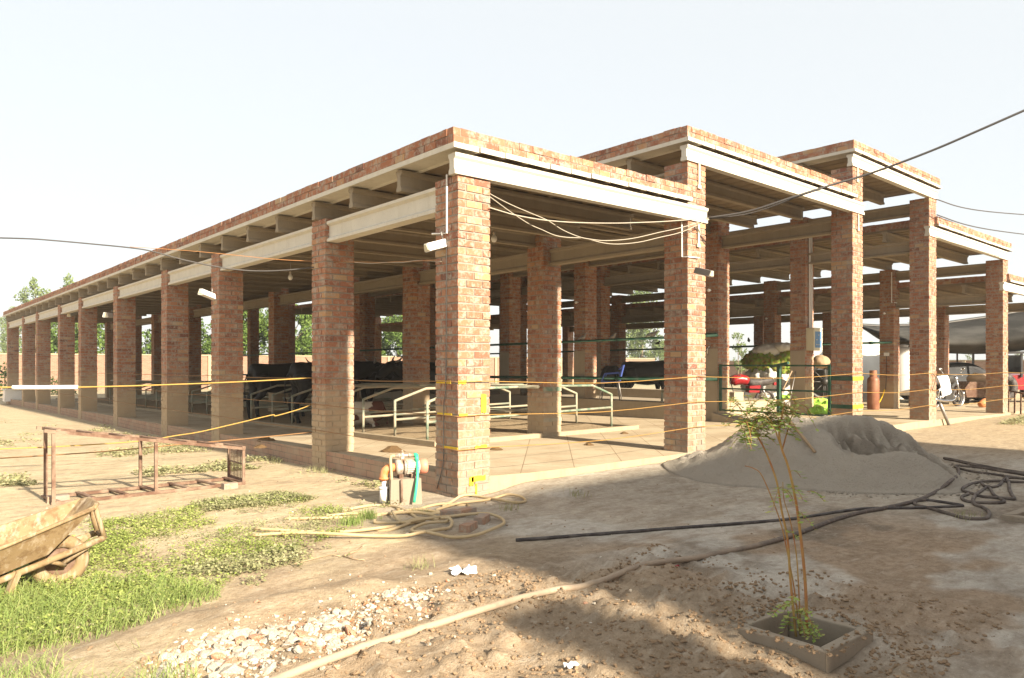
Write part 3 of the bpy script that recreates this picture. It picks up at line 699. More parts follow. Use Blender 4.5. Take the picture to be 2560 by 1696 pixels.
# ---------------------------------------------------------------- cattle (head towards +x of each)
def cow_mb(lying=False, head=0.0):
    mb = MB(); dz = -.50 if lying else 0
    sp = [(-.82,1.16,.06,.09),(-.76,1.10,.19,.24),(-.55,1.02,.27,.33),(-.25,.97,.30,.36),(.1,.96,.31,.38),(.42,.99,.27,.38),(.66,1.06,.20,.33),(.80,1.12,.14,.25)]
    prev = None; n = 14; vs = []
    for x, z, ry, rz in sp:
        for k in range(n):
            a = 2*math.pi*k/n; yy = math.cos(a)*ry; zz = math.sin(a)*rz
            if zz > 0: yy *= 1-.25*(zz/rz)**2
            vs.append((x, yy, z+dz+zz))
    L = len(sp); mb.add(vs, [(i*n+k, i*n+(k+1) % n, (i+1)*n+(k+1) % n, (i+1)*n+k) for i in range(L-1) for k in range(n)]+[tuple(range(n-1,-1,-1)), tuple((L-1)*n+k for k in range(n))], smooth=True)
    hx, hy, hz_ = 1.22, head*.25, (1.20 if not lying else .78)
    mb.tube(smoothpts([(.66,0,1.10+dz),(.92,head*.08,1.17+dz),(1.10,head*.18,hz_+.04)], 3), [.24,.235,.22,.20,.18,.165,.15], 12)
    mb.tube([(hx-.16,hy*.8,hz_+.07),(hx,hy,hz_+.02),(hx+.16,hy*1.35,hz_-.10),(hx+.30,hy*1.7,hz_-.22),(hx+.33,hy*1.75,hz_-.25)], [.11,.135,.105,.085,.06], 12)
    legs = [(.55,.17,1),(.55,-.17,1),(-.62,.18,0),(-.62,-.18,0)]
    for x, y, fr in legs:
        if lying:
            if fr: mb.tube([(x,y,.42),(x+.22,y*1.5,.13),(x-.08,y*1.7,.07)], [.12,.075,.05], 9)
            else: mb.tube([(x+.05,y,.42),(x+.40,y*1.9,.20),(x+.12,y*2.1,.07),(x+.34,y*2.2,.05)], [.2,.13,.07,.05], 9)
        elif fr: mb.tube([(x,y*.9,.95),(x+.01,y,.68),(x+.02,y,.40),(x,y,.34),(x,y,.10),(x+.04,y,.0)], [.15,.115,.062,.066,.05,.06], 9)
        else: mb.tube([(x,y*.8,1.08),(x+.07,y*1.05,.78),(x+.0,y,.58),(x-.13,y,.46),(x-.10,y,.12),(x-.06,y,.0)], [.2,.17,.10,.068,.05,.06], 9)
    for s_ in (-1, 1): mb.ell((hx-.10, hy+s_*.19, hz_+.06), (.05,.11,.04), n=8, m=5)
    mb.tube([(-.82,0,1.15+dz),(-.92,.02,.95+dz),(-.93,.03,.62 if not lying else .2),(-.92,.03,.42 if not lying else .06)], [.035,.028,.025,.05], 7)
    return mb
def cow(loc, rz, mat, label, group=None, lying=False, head=0.0, horns=True, scale=1.0):
    e = empty('cow', loc, label, 'cow', group, rz)
    b = cow_mb(lying, head).build('body', M[mat], e, world=False); rm = b.modifiers.new('r', 'REMESH'); rm.mode = 'VOXEL'; rm.voxel_size = .032; rm.use_smooth_shade = True
    sm = b.modifiers.new('s', 'SMOOTH'); sm.iterations = 4; sm.factor = .5
    hz_ = 1.20 if not lying else .78
    if horns:
        for s_ in (-1, 1):
            mb = MB(); y0 = head*.25+s_*.09; mb.tube(smoothpts([(1.10,y0,hz_+.13),(1.06,y0+s_*.13,hz_+.18),(.98,y0+s_*.16,hz_+.30)], 3), [.032,.03,.027,.023,.018,.012,.006], 8); mb.build('horn', M['horn'], b, world=False)
    e.scale = (scale,)*3; return e
gcow = 'black cattle standing among the stall rails'
t = NT('patched_hide', .8, .2); v = t.coord('Object'); s_ = t.N('ShaderNodeSeparateXYZ'); t.L(v, s_.inputs[0])
f_ = t.math('ADD', s_.outputs[0], t.math('MULTIPLY', t.noise(v, 2.2, 2), .9)); c = t.mix(t.ramp(t.math('MULTIPLY', f_, .5), [(.335, 1.), (.36, 0.)]), (.12,.045,.028), (.62,.55,.44))
c = t.mix(t.ramp(t.math('MULTIPLY', f_, .5), [(.05, 1.), (.07, 0.)]), c, (.12,.045,.028)); t.color(c); M['patch'] = t.m
cow((2.75,6.95,zf(2.5,7.2)+.03), math.radians(170), 'patch', 'small brown and white calf lying by the stall curb', lying=True, horns=False, scale=.62)
cow((3.0,11.4,zf(3,11)+.03), math.radians(10), 'blackcow', 'black cow whose back shows between the third and fourth left pillars', gcow, head=.3)
cow((3.05,9.0,zf(3,9)+.03), math.radians(-4), 'blackcow', 'black cow standing behind the lying brown and white calf', gcow, head=-.4)
cow((5.2,9.9,zf(5,10)+.03), math.radians(175), 'blackcow', 'black cow facing away beyond the middle rail by the dusty pillar', gcow)
cow((5.3,7.9,zf(5,8)+.03), math.radians(170), 'blackcow', 'black cow beyond the rails just left of the corner pillar', gcow, head=.5)
bp = atd(1565, 905, 24); cow((bp.x-.9, bp.y, .0), math.radians(60), 'blackcow', 'dark buffalo half hidden behind the pillar next to the chair', gcow)
bp = atd(1612, 905, 23); cow((bp.x, bp.y, .12), math.radians(-22), 'blackcow', 'dark buffalo with raised head seen against the far wall', gcow, head=-.5)

# ---------------------------------------------------------------- pump and its block
pb = at(1026, 1240, .0); bz = zg(-.62, .25)
blk = MB(); blk.box(-.30, -.17, -.05, .17, .20, .30, taper=.012); blk.box(-.30, -.172, -.05, -.16, -.155, .30) if False else None
PR = math.radians(-20)
bo = solo(blk, 'pump_base', M['block'], 'square concrete block under the water pump', 'block', loc=(0,0,-.05)); bc = at(1037, 1262, bz); bo.location = (bc.x+.02, bc.y+.15, bz-.03); bo.rotation_euler = (0,0,PR); bo.scale = (.68,.68,.80)
pe = empty('water_pump', (bo.location.x, bo.location.y, bz-.03+.28), 'small electric water pump with orange elbow beside the corner pillar', 'pump', rz=PR)
X90 = Matrix.Rotation(math.pi/2, 4, 'Y')
mb = MB(); mb.lathe([(.06,0),(.105,.01),(.115,.04),(.11,.10),(.085,.115)], (-.20,0,.155), 24, M=X90); mb.lathe([(.09,0),(.118,.004),(.118,.03),(.09,.034)], (-.075,0,.155), 24, M=X90); mb.build('casing', M['pump'], pe, world=False)
mb = MB(); mb.lathe([(.05,0),(.095,.004),(.095,.20),(.05,.204)], (-.035,0,.155), 24, M=X90)
for k in range(18):
    a = 2*math.pi*k/18; mb.bar((-.03, .10*math.cos(a), .155+.10*math.sin(a)), (.16, .10*math.cos(a), .155+.10*math.sin(a)), .012, .012)
mb.build('motor', M['motor'], pe, world=False)
mb = MB(); mb.lathe([(.095,0),(.112,.006),(.112,.09),(.10,.115),(.05,.13)], (.165,0,.155), 24, M=X90); mb.build('fan_cover', M['salmon'], pe, world=False)
mb = MB()
for x in (-.12, .06):
    mb.box(x-.03, -.09, 0, x+.03, .09, .06)
mb.build('foot', M['rust'], pe, world=False)
mb = MB(); mb.tube([(-.09,0,.25),(-.09,0,.31)], .035, 10); mb.tube([(-.20,0,.325),(.09,0,.325)], .022, 10); mb.tube([(-.09,0,.31),(-.09,0,.37)], .024, 10)
mb.tube([(-.155,0,.325),(-.125,0,.325)], .034, 8); mb.tube([(.0,0,.325),(.03,0,.325)], .032, 8); mb.lathe([(.012,0),(.022,.02),(.0,.04)], (-.09,0,.37), 10); mb.build('outlet_fitting', M['pump'], pe, world=False)
mb = MB(); mb.tube(smoothpts([(-.19,0,.155),(-.26,0,.155),(-.335,0,.12),(-.36,0,.05),(-.36,0,-.02)], 4), .062, 14); mb.tube([(-.36,0,.02),(-.36,0,-.01)], .074, 14); mb.build('inlet_elbow', M['orange'], pe, world=False)
mb = MB(); mb.tube([(-.36,0,-.02),(-.36,0,-.13)], .034, 12); mb.tube([(-.36,0,-.12),(-.36,0,-.34)], .062, 16); mb.tube([(-.36,0,-.115),(-.36,0,-.145)], .072, 16); mb.build('inlet_pipe', M['white'], pe, world=False)
mb = MB(); mb.tube(smoothpts([(.08,0,.325),(.115,0,.325),(.125,-.02,.30),(.10,-.17,.08),(.06,-.24,-.15),(.03,-.25,-.33)], 4), .022, 10); mb.tube([(.085,0,.325),(.13,0,.325)], .031, 10); mb.tube([(.122,-.01,.33),(.117,-.06,.24)], .030, 10); mb.build('outlet_pipe', M['pvcgreen'], pe, world=False)
mb = MB(); mb.tube(smoothpts([(-.20,0,.325),(-.25,-.02,.325),(-.275,-.06,.28),(-.265,-.09,.0),(-.25,-.10,-.33)], 4), .022, 8); mb.build('bleed_hose', M['cream'], pe, world=False)
mb = MB(); mb.tube([(-.14,-.19,.0),(-.14,-.19,-.32)], .018, 8); mb.build('drain_pipe', M['rust'], pe, world=False)
pe.scale = (.68,)*3

# ---------------------------------------------------------------- hoses on the ground
def hose(name, pix, r, mat, label, cat='hose', lift=None, group=None, k=5, z0=0.0, sub=False):
    pts = []
    for n, (px, py) in enumerate(pix):
        p = at(px, py, z0)
        for _ in range(6): z_ = max(zg(p.x, p.y), (pz(p.x, p.y) if (.6 < p.x < 7.6 and -4.2 < p.y < 1.2 and pile_z(np.array([p.x]), np.array([p.y]))[0] > .012) else -9))+r*.7; p = at(px, py, z_)
        p.z += (lift[n] if lift else 0); pts.append(p)
    q = smoothpts(pts, k)
    for p in q: p.z = max(p.z, zg(p.x, p.y)+r*.5)*.5+p.z*.5
    mb = MB(); mb.tube(q, r, 8); return solo(mb, name, M[mat], label, cat, group)
t = NT('long_dusty_hose', .8, .2); w = t.coord('world'); s_ = t.N('ShaderNodeSeparateXYZ'); t.L(w, s_.inputs[0])
c = t.mix(t.ramp(t.math('ADD', t.math('MULTIPLY', s_.outputs[0], .25), t.math('ADD', t.noise(w, 6, 4), -.1)), [(.1, 0.), (.75, 1.)]), (.36,.275,.195), (.11,.088,.075))
c = t.mix(t.ramp(t.noise(w, 25, 4), [(.5, 0.), (.65, .5)]), c, (.27,.20,.14)); t.color(c); M['tanlong'] = t.m
hose('hose', [(1290,1351),(1400,1343),(1560,1331),(1700,1320),(1850,1309),(1985,1297),(2110,1278),(2170,1272),(2300,1270),(2390,1266),(2402,1263),(2330,1252),(2300,1250)], .015, 'black', 'black hose running straight from the brick pieces to the bight by the sand heap')
hose('hose', [(640,1720),(760,1672),(880,1628),(1000,1590),(1130,1548),(1270,1505),(1385,1476),(1480,1463),(1545,1436),(1620,1411),(1760,1392),(1900,1362),(2000,1332),(2080,1302),(2150,1282),(2210,1271),(2290,1252),(2340,1230),(2380,1200),(2396,1185),(2395,1172)], .020, 'tanlong', 'long dusty hose crossing the foreground soil and curving round the sand heap')
HB = lambda x, y: (2240+x*.15304, 1100+y*.15306)
hose('hose', [HB(*p) for p in [(2250,690),(1990,690),(1600,675),(1330,695),(1150,750),(1085,810),(1180,860),(1290,890),(1400,925),(1600,945),(1800,955),(1930,965),(1890,890),(1850,800),(1840,690),(1780,590)]], .017, 'dhose', 'coiled dark hose near the right edge beside the small planter')
hose('hose', [HB(*p) for p in [(2200,640),(1880,620),(1760,650),(1690,740),(1560,775),(1500,770),(1400,830),(1310,890),(1260,970),(1280,1050),(1390,1090),(1480,1140),(1525,1200),(1500,1260),(1440,1290),(1250,1290),(1050,1260),(800,1190),(560,1120),(380,1080),(300,1040),(330,1000),(430,985),(480,985)]], .017, 'dhose', 'dark hose looping from the coil back to the long hoses')
hose('hose', [HB(*p) for p in [(1180,885),(1090,920),(1080,955),(1130,995),(1260,1020),(1500,1030),(1720,1025),(1765,1000),(1700,960),(1600,900),(1530,790),(1440,750),(1400,705)]], .017, 'dhose', 'small dark hose loop inside the coil')
for n, pts in enumerate([[(780,300),(950,325),(1200,380),(1500,440),(1800,495),(2250,560)], [(800,315),(1000,350),(1300,420),(1650,490),(1900,530),(2250,580)], [(960,440),(1010,420),(1150,435),(1400,460),(1700,510),(2250,600)], [(960,440),(1060,475),(1300,525),(1600,565),(1900,610),(2250,655)]]):
    hose('hose', [HB(*p) for p in pts], .017, 'dhose', ['farthest dark hose running right from the sand heap', 'dark hose lying against the farthest one right of the sand heap', 'doubled dark hose with its bend touching the sand heap', 'near strand of dark hose right of the sand heap'][n])
HC = lambda x, y: (900+x*.21124, 1100+y*.21127)
loops = [[(-200,840),(0,810),(180,770),(330,775),(430,800),(560,860),(700,930),(760,950),(600,1000),(430,1050),(250,1065),(0,1050)],
 [(-400,930),(-100,895),(150,885),(400,880),(640,885),(850,905),(930,935),(900,965),(700,960),(500,985),(200,985),(170,975)],
 [(380,890),(440,960),(520,1000),(700,990),(900,960),(1100,920),(1300,905),(1500,920),(1650,950),(1705,985),(1680,1040),(1560,1110),(1350,1160),(1100,1175),(900,1160),(750,1130),(640,1105),(620,1080),(760,1040),(900,1010),(1020,985),(1060,960),(1040,970)],
 [(430,820),(600,840),(800,790),(1000,770),(1200,770),(1270,760),(1290,800),(1250,830),(1050,845),(850,870),(640,860)],
 [(980,790),(1080,740),(1200,690),(1320,670),(1480,685),(1600,715),(1720,750),(1850,755),(1960,725),(1900,690),(1750,672),(1620,685),(1500,715),(1300,760),(1150,775),(900,830)],
 [(-1300,1150),(-800,1145),(-300,1165),(100,1160),(500,1160),(700,1150),(900,1110),(1050,1060),(1090,1010),(1050,975),(960,960)],
 [(1130,850),(1150,880),(1120,930),(1040,960)], [(-900,930),(-600,945),(-200,920),(200,890),(480,850),(720,835),(950,850),(1200,830),(1290,810)], [(-1250,1080),(-900,1100),(-500,1095),(-100,1090),(200,1080),(420,1040)]]
loops.pop(6)
hl = ['cream hose curling in front of the white pump pipe', 'cream hose strand running left into the weeds from the heap', 'wide cream hose loop around the loose bricks', 'cream hose bundle tied below the pump block', 'cream hose with the far loop right of the corner pillar', 'nearest cream hose strand along the weed edge', 'cream hose strand passing just under the pump block', 'cream hose half hidden in the weeds']
for n, L in enumerate(loops):
    hose('hose', [HC(*p) for p in L], .0135, 'cream', hl[n], lift=[.012*(n % 3)+.012*math.sin(q*1.7+n) for q in range(len(L))], group='cream hoses lying below the pump')

# loose bricks among the hoses
def brick(p, rz, lab, rx=0, mat='brick'):
    mb = MB(); b = [-.10,-.05,0,.10,.05,.065]; mb.box(*b, 0, R_.uniform(.2,.6), taper=.004)
    o = bpy.data.objects.new('brick', mb.mesh('brick', M[mat])); COL.objects.link(o); o.location = p; o.rotation_euler = (rx, 0, rz); return tag(o, lab, 'brick', 'loose bricks among the hoses')
for (px, py, rz, lab) in [(1171,1325,.55,'loose red brick lying inside the wide cream hose loop'),(1205,1306,.6,'loose red brick behind the front one in the hose loop'),(1128,1292,-.5,'loose red brick under the tied hose bundle'),(1165,1287,.2,'loose red brick touching the hose bundle on its right')]:
    p = at(px, py); brick((p.x, p.y, zg(p.x, p.y)-.006), rz, lab)
# ---------------------------------------------------------------- rusty rack on the left
rk = empty('rusty_rack', (-2.25, 2.66, zg(-2.25, 2.66)), 'low rusty steel rack with ladder top and barred right end', 'rack')
gz_ = zg(-2.25, 2.66); RH = lambda x: .74-.165*(x+3.21)
for (x, y) in [(-3.20,2.90),(-2.29,2.90),(-1.30,2.90),(-3.20,2.44),(-2.25,2.44),(-1.30,2.44)]:
    mb = MB(); mb.bar((x,y,gz_-.02),(x,y,gz_+RH(x)-.02), .032, .032); mb.build('post', M['rust'], rk)
for nm, zt_ in (('top_frame', 1), ('bottom_frame', 0)):
    mb = MB()
    for y in (2.90, 2.44):
        mb.bar((-3.28 if zt_ else -3.22, y, gz_+(RH(-3.28) if zt_ else .02)), (-1.28, y, gz_+(RH(-1.28) if zt_ else .02)), .036, .032)
    for k in range(7):
        x = -3.19+.31*k; zz = gz_+(RH(x)+.012 if zt_ else .035); mb.bar((x+.03, 2.42, zz), (x-.03, 2.92, zz), .04, .02)
    mb.build(nm, M['rust'], rk)
mb = MB()
for k in range(1, 10): y = 2.44+.046*k; mb.bar((-1.30,y,gz_+.03),(-1.30,y,gz_+RH(-1.3)-.02), .007, .007)
mb.bar((-1.30,2.45,gz_+.24),(-1.30,2.89,gz_+.24), .014, .014); mb.bar((-1.30,2.46,gz_+.05),(-1.30,2.88,gz_+.05), .03, .03); mb.build('grille', M['rust'], rk)
for (px, py, l) in [(118,1256,.2),(560,1222,.16)]:
    p = at(px, py); mb = MB(); mb.box(p.x, p.y, p.z-.03, p.x+l, p.y+.10, p.z+.05, 0, .4, taper=.004)
    solo(mb, 'brick', M['brick'], 'half buried brick propping the rack at its %s end' % ('left' if px < 300 else 'right'), 'brick')

# ---------------------------------------------------------------- wheelbarrow
wf = atd(153, 1440, 4.60); axd = Vector((CT*.65+ST*.76, ST*.65-CT*.76, 0)).normalized()
wz = zg(wf.x, wf.y); wb = empty('wheelbarrow', (wf.x, wf.y, wz-.02), 'mud stained steel wheelbarrow cut off by the left edge', 'wheelbarrow', rz=math.atan2(axd.y, axd.x))
LO = .06
t = NT('muddy_tray_paint', .8, .25); v = t.coord('Object'); c = t.mix(t.noise(v, 6, 5), (.22,.145,.07), (.31,.22,.12))
c = t.mix(t.ramp(t.noise(v, 13, 6, .7), [(.48, 0.), (.60, .8)]), c, (.16,.095,.045)); mp = t.N('ShaderNodeMapping'); mp.inputs['Scale'].default_value = (14,14,2); t.L(v, mp.inputs[0])
c = t.mix(t.ramp(t.noise(mp.outputs[0], 1.5, 5, .7), [(.50, 0.), (.66, .7)]), c, (.44,.36,.26)); t.color(c); t.bump(t.noise(v, 40, 4), .3, .005); M['tray'] = t.m
def tray_mb():
    mb = MB(); rim = [(.16,-.20,.50),(.19,-.13,.515),(.19,.13,.515),(.16,.20,.50),(-.30,.29,.36),(-.78,.31,.21),(-.82,.24,.20),(-.82,-.24,.20),(-.78,-.31,.21),(-.30,-.29,.36)]
    bot = [(-.08,-.13,.235),(-.06,-.09,.24),(-.06,.09,.24),(-.08,.13,.235),(-.32,.16,.165),(-.62,.17,.07),(-.65,.13,.065),(-.65,-.13,.065),(-.62,-.17,.07),(-.32,-.16,.165)]
    n = 10
    def lay(a, off): return [(x*(1-off*.06), y*(1-off*.07)+LO, z+off*.012) for x, y, z in a]
    vs = lay(rim,0)+lay(bot,0)+lay(rim,1)+lay(bot,1); fs = []
    for k in range(n):
        j = (k+1) % n; fs += [(k,j,n+j,n+k),(2*n+k,3*n+k,3*n+j,2*n+j),(k,2*n+k,2*n+j,j)]
    fs += [tuple(range(n,2*n)), tuple(range(4*n-1,3*n-1,-1))]
    return mb.add(vs, fs), [(x, y+LO, z) for x, y, z in rim]
mb, rim = tray_mb(); tr = mb.build('tray', M['tray'], wb, world=False)
mb = MB(); mb.tube(rim+[rim[0]], .011, 8); mb.build('rim', M['tray'], tr, world=False)
mb = MB()
for s_ in (-1, 1):
    mb.tube([(.23, LO+s_*.10, .285),(-.1, LO+s_*.15, .195),(-.75, LO+s_*.22, .0+.02),(-1.25, LO+s_*.27, .30)], .021, 8)
    mb.tube([(.18, LO+s_*.10, .50),(.235, LO+s_*.10, .285)], .016, 8); mb.tube([(-.06, LO+s_*.145, .19),(.02, LO+s_*.07, .14)], .014, 6)
    mb.tube([(.19, LO+s_*.10, .27),(.0, LO+s_*.07, .15)], .014, 6)
mb.tube([(.232, LO-.11, .287),(.232, LO+.11, .287)], .016, 8); mb.build('frame', M['tray'], wb, world=False)
for s_ in (-1, 1):
    mb = MB(); mb.bar((-.24, LO+s_*.17, .17),(-.33, LO+s_*.20, -.05), .045, .03); mb.build('leg', M['tray'], wb, world=False)
wh = MB(); wh.torus((0, LO, .155), .125, .042, (0,1,0), 28, 12); wo = wh.build('wheel', M['tray'], wb, world=False)
mb = MB(); mb.lathe([(.02,-.05),(.035,-.045),(.035,.045),(.02,.05)], (0,LO,.155), 12, M=Matrix.Rotation(math.pi/2,4,'X')); mb.lathe([(.09,-.012),(.10,-.006),(.10,.006),(.09,.012)], (0,LO,.155), 20, M=Matrix.Rotation(math.pi/2,4,'X')); mb.build('rim', M['rust'], wo, world=False)

# ---------------------------------------------------------------- planter boxes and the sapling
def planter(out, inn, z1, label, zt_=None):
    c0 = sum(out, Vector())/4; zb_ = zg(c0.x, c0.y)-.12; e = empty('planter', (c0.x, c0.y, zb_+.1), label, 'planter')
    mb = MB()
    for k in range(4):
        j = (k+1) % 4; a, b, c_, d = out[k], out[j], inn[j], inn[k]
        vs = [(p.x, p.y, zb_) for p in (a, b, c_, d)]+[(p.x, p.y, z1+R_.uniform(-.006, .006)) for p in (a, b, c_, d)]
        mb.add(vs, [(0,3,2,1),(4,5,6,7),(0,1,5,4),(1,2,6,5),(2,3,7,6),(3,0,4,7)])
    o = mb.build('curb', M['block'], e); bv = o.modifiers.new('b', 'BEVEL'); bv.width = .008; bv.segments = 2
    return e, c0
out = PLO; cc = PLC; inn = [cc+(p-cc)*.76 for p in out]
pe_, pc = planter(out, inn, PZ1, 'square concrete planter curb half buried in soil around the sapling')
zz2 = zg(3.3,-4.1)+.05; o2 = [Vector((3.06,-4.0,0)),Vector((3.02,-4.75,0)),Vector((3.8,-4.8,0)),Vector((3.84,-4.06,0))]; c2 = sum(o2, Vector())/4
planter(o2, [c2+(p-c2)*.76 for p in o2], zz2, 'low concrete planter curb cut off by the right edge')
sp = empty('sapling', (pc.x, pc.y, zg(pc.x, pc.y)), 'slender leafy sapling with two orange brown stems in the concrete planter', 'sapling')
base = Vector((pc.x-.02, pc.y+.03, zg(pc.x, pc.y)-.01)); fwb = (base.x-CB)*CT+(base.y-CA)*ST
def stemline(pix, f0, f1): n = len(pix)-1; return [atd(px, py, f0+(f1-f0)*k/n) for k, (px, py) in enumerate(pix)]
SA = stemline([(1990,1592),(1976,1450),(1969,1350),(1954,1277),(1941.6,1204),(1918,1139),(1900,1102),(1878,1068),(1866,1045)], fwb, fwb+.1)
SB = stemline([(2018,1590),(2012.5,1450),(1998,1313),(1987,1240),(1970.7,1168),(1954,1121),(1948,1080),(1955,1040),(1962,1005)], fwb-.03, fwb-.1)
SB2 = stemline([(1954,1121),(1943,1090),(1932,1060),(1915,1040)], fwb-.06, fwb-.12); SB3 = stemline([(1956,1123),(1968,1080),(1980,1040),(1996,1018)], fwb-.06, fwb)
SC = stemline([(2000,1588),(1985,1470),(1972,1400),(1955,1320),(1935,1260),(1905,1190),(1885,1172),(1862,1165)], fwb+.02, fwb+.12)
SD = stemline([(2002,1589),(1996,1460),(1990,1380),(1975,1300),(1960,1250),(1957,1205)], fwb+.03, fwb+.06)
for L, r0, r1 in ((SA,.0068,.0035),(SB,.0082,.0035),(SB2,.004,.002),(SB3,.004,.002),(SC,.004,.0022),(SD,.004,.002),(stemline([(1898,1100),(1880,1060),(1850,1020),(1832,1005)], fwb+.08, fwb+.02),.003,.0015)):
    q = smoothpts(L, 5); mb = MB(); mb.tube(q, [r0+(r1-r0)*k/(len(q)-1) for k in range(len(q))], 7); mb.build('stem', M['stem'], sp)
# feathery leaves: fronds of small leaflets
LV = []; LT = []; twig = MB()
def frond(p0, d, L, nl, size, droop=.5, tone0=.5):
    d = d.normalized(); side = d.cross(Vector((0,0,1))).normalized(); pts = []
    for k in range(nl+1):
        s_ = k/nl; pts.append(p0+d*L*s_+Vector((0,0,-droop*L*s_*s_)))
    twig.tube(pts, [.0016]*(nl)+[.0008], 4)
    for k in range(1, nl+1):
        for sg in (-1, 1):
            c0 = pts[k]; a = (side*sg+d*.35+Vector((0,0,R_.uniform(-.5,.15)))).normalized(); b = a.cross(Vector((R_.uniform(-.4,.4),R_.uniform(-.4,.4),1))).normalized()
            s2 = size*R_.uniform(.7,1.2)
            LV.append([c0, c0+a*s2*.5+b*s2*.27, c0+a*s2, c0+a*s2*.5-b*s2*.27]); LT.append(min(1,max(0,R_.gauss(tone0,.2))))
def leafcloud(c, rad, n, tone0=.5):
    for k in range(n):
        ang = R_.uniform(0, 6.28); d = Vector((math.cos(ang), math.sin(ang), R_.uniform(-.2, .5)))
        p = c+Vector((R_.gauss(0,rad[0]), R_.gauss(0,rad[0]), R_.gauss(0,rad[1])))
        frond(p, d, R_.uniform(.06,.12), R_.randint(5,8), R_.uniform(.024,.036), R_.uniform(.4,1.0), tone0)
def tipcloud(L, n, rad, tone0=.5):
    for k in range(n):
        p = L[-1-R_.randint(0, min(3, len(L)-2))]; leafcloud(p, rad, 1, tone0)
for (px, py, n, rr, t0) in [(1868,1060,11,.030,.45),(1900,1050,12,.035,.4),(1930,1050,14,.035,.4),(1890,1085,6,.025,.5),(1915,1020,10,.035,.5),(1945,1010,11,.03,.55),(1875,1020,6,.03,.6),(1845,1000,3,.02,.6),(1965,1000,8,.03,.6),(1990,1010,6,.025,.8),(1870,1095,5,.02,.5),(1950,1050,9,.03,.4)]:
    leafcloud(atd(px, py, fwb+R_.uniform(-.1,.12)), (rr*1.1, rr*.8), int(n*1.15), t0)
for (px, py, n) in [(1957,1203,2),(1970,1225,3),(1998,1275,2),(2005,1225,2),(1968,1320,1),(1990,1500,4),(2005,1530,5),(1985,1545,4),(1995,1565,5)]: leafcloud(atd(px, py, fwb-.02), (.02,.02), n, .55)
tag(twig.build('twigs', M['stem'], sp), kind='stuff')
o = bpy.data.objects.new('leaves', quads('leaves', np.array([[tuple(p-sp.location) for p in q] for q in LV]), M['sapleaf'], np.array(LT))); COL.objects.link(o); o.parent = sp

# ---------------------------------------------------------------- rubble, clods, litter
def rock_mb(r, seed, flat=.7):
    q = random.Random(seed); mb = MB(); n, m = (7, 5) if seed < 300 else (6, 4); vs = []
    ax = (r*q.uniform(.8,1.4), r*q.uniform(.7,1.1), r*flat*q.uniform(.7,1.1)); cuts = [(Vector((q.gauss(0,1),q.gauss(0,1),q.gauss(0,1))).normalized(), q.uniform(.45,.85)) for _ in range(7)]
    for i in range(m+1):
        ph = math.pi*i/m
        for k in range(n):
            a = 2*math.pi*(k+.5*(i % 2))/n; u = Vector((math.sin(ph)*math.cos(a), math.sin(ph)*math.sin(a), math.cos(ph)))
            for nn, dd in cuts:
                e = u.dot(nn)-dd
                if e > 0: u = u-nn*e
            u = u*(q.uniform(.93,1.05) if seed < 300 else q.uniform(.70,1.2)); vs.append((u.x*ax[0], u.y*ax[1], u.z*ax[2]))
    fs = [(i*n+k, (i+1)*n+k, (i+1)*n+(k+1) % n, i*n+(k+1) % n) for i in range(m) for k in range(n)]
    return mb.add(vs, fs)
M['rubw'] = plain('pale_plaster_rubble', (.56,.50,.42), .95, .2, 20, 0, .1, (.42,.34,.24), 14, .6)
M['rubb'] = plain('broken_brick', (.40,.15,.07), .95, .25, 18, 0, .1, (.48,.38,.28), 12, .5)
M['rubs'] = plain('soil_lump', (.265,.182,.112), .97, .25, 16, 0, .05, None, 3, .6)
protos = {}
for mt in ('rubw', 'rubb'):
    protos[mt] = [rock_mb(1, 100+k+(50 if mt == 'rubb' else 0)).mesh('rubble_chunk', M[mt]) for k in range(7)]
RP = [(p.x, p.y) for p in (at(*q_) for q_ in ((400,1655),(480,1612),(640,1575),(850,1528),(1000,1488),(1095,1492),(1060,1540),(930,1590),(800,1640),(700,1690),(640,1720),(380,1720)))]
RX = [p[0] for p in RP]; RY = [p[1] for p in RP]
def rubpt(bias):
    while True:
        x, y = R_.uniform(min(RX), max(RX)), R_.uniform(min(RY), max(RY))
        if bool(inpoly(np.array([x]), np.array([y]), RP)[0]) and R_.random() < .25+bias*(fbm(np.array([x*2.5]), np.array([y*2.5]), 64)[0] > .47): return x, y
for k in range(280):
    u = R_.random()**.8; x = -3.65+2.0*u+R_.gauss(0,.06); yc = -2.56+.16*u; y = yc+R_.gauss(0, .13-.03*u)
    if u < .12: y = -2.45+R_.gauss(0,.10)
    x, y = rubpt(.9) if k <= 248 else (R_.uniform(-3.2,-1.0), R_.uniform(-3.5,-2.6)); u = min(1, max(0, (x+3.6)/1.7))
    mt = 'rubb' if R_.random() < .12 else 'rubw'; r = (.040*(1-.45*u)+.009)*R_.uniform(.35,1.15)*(.6 if k > 248 else 1)
    o = bpy.data.objects.new('rubble_chunk', R_.choice(protos[mt])); COL.objects.link(o); o.location = (x, y, zg(x, y)-r*.05); o.scale = (r, r, r)
    o.rotation_euler = (R_.uniform(-.5,.5), R_.uniform(-.5,.5), R_.uniform(0,6.3))
    tag(o, 'broken orange brick lump in the strip of rubble beside the dusty hose' if mt == 'rubb' else 'pale lump of broken plaster in the strip of rubble beside the dusty hose', 'rubble', 'lumps of rubble beside the long dusty hose')
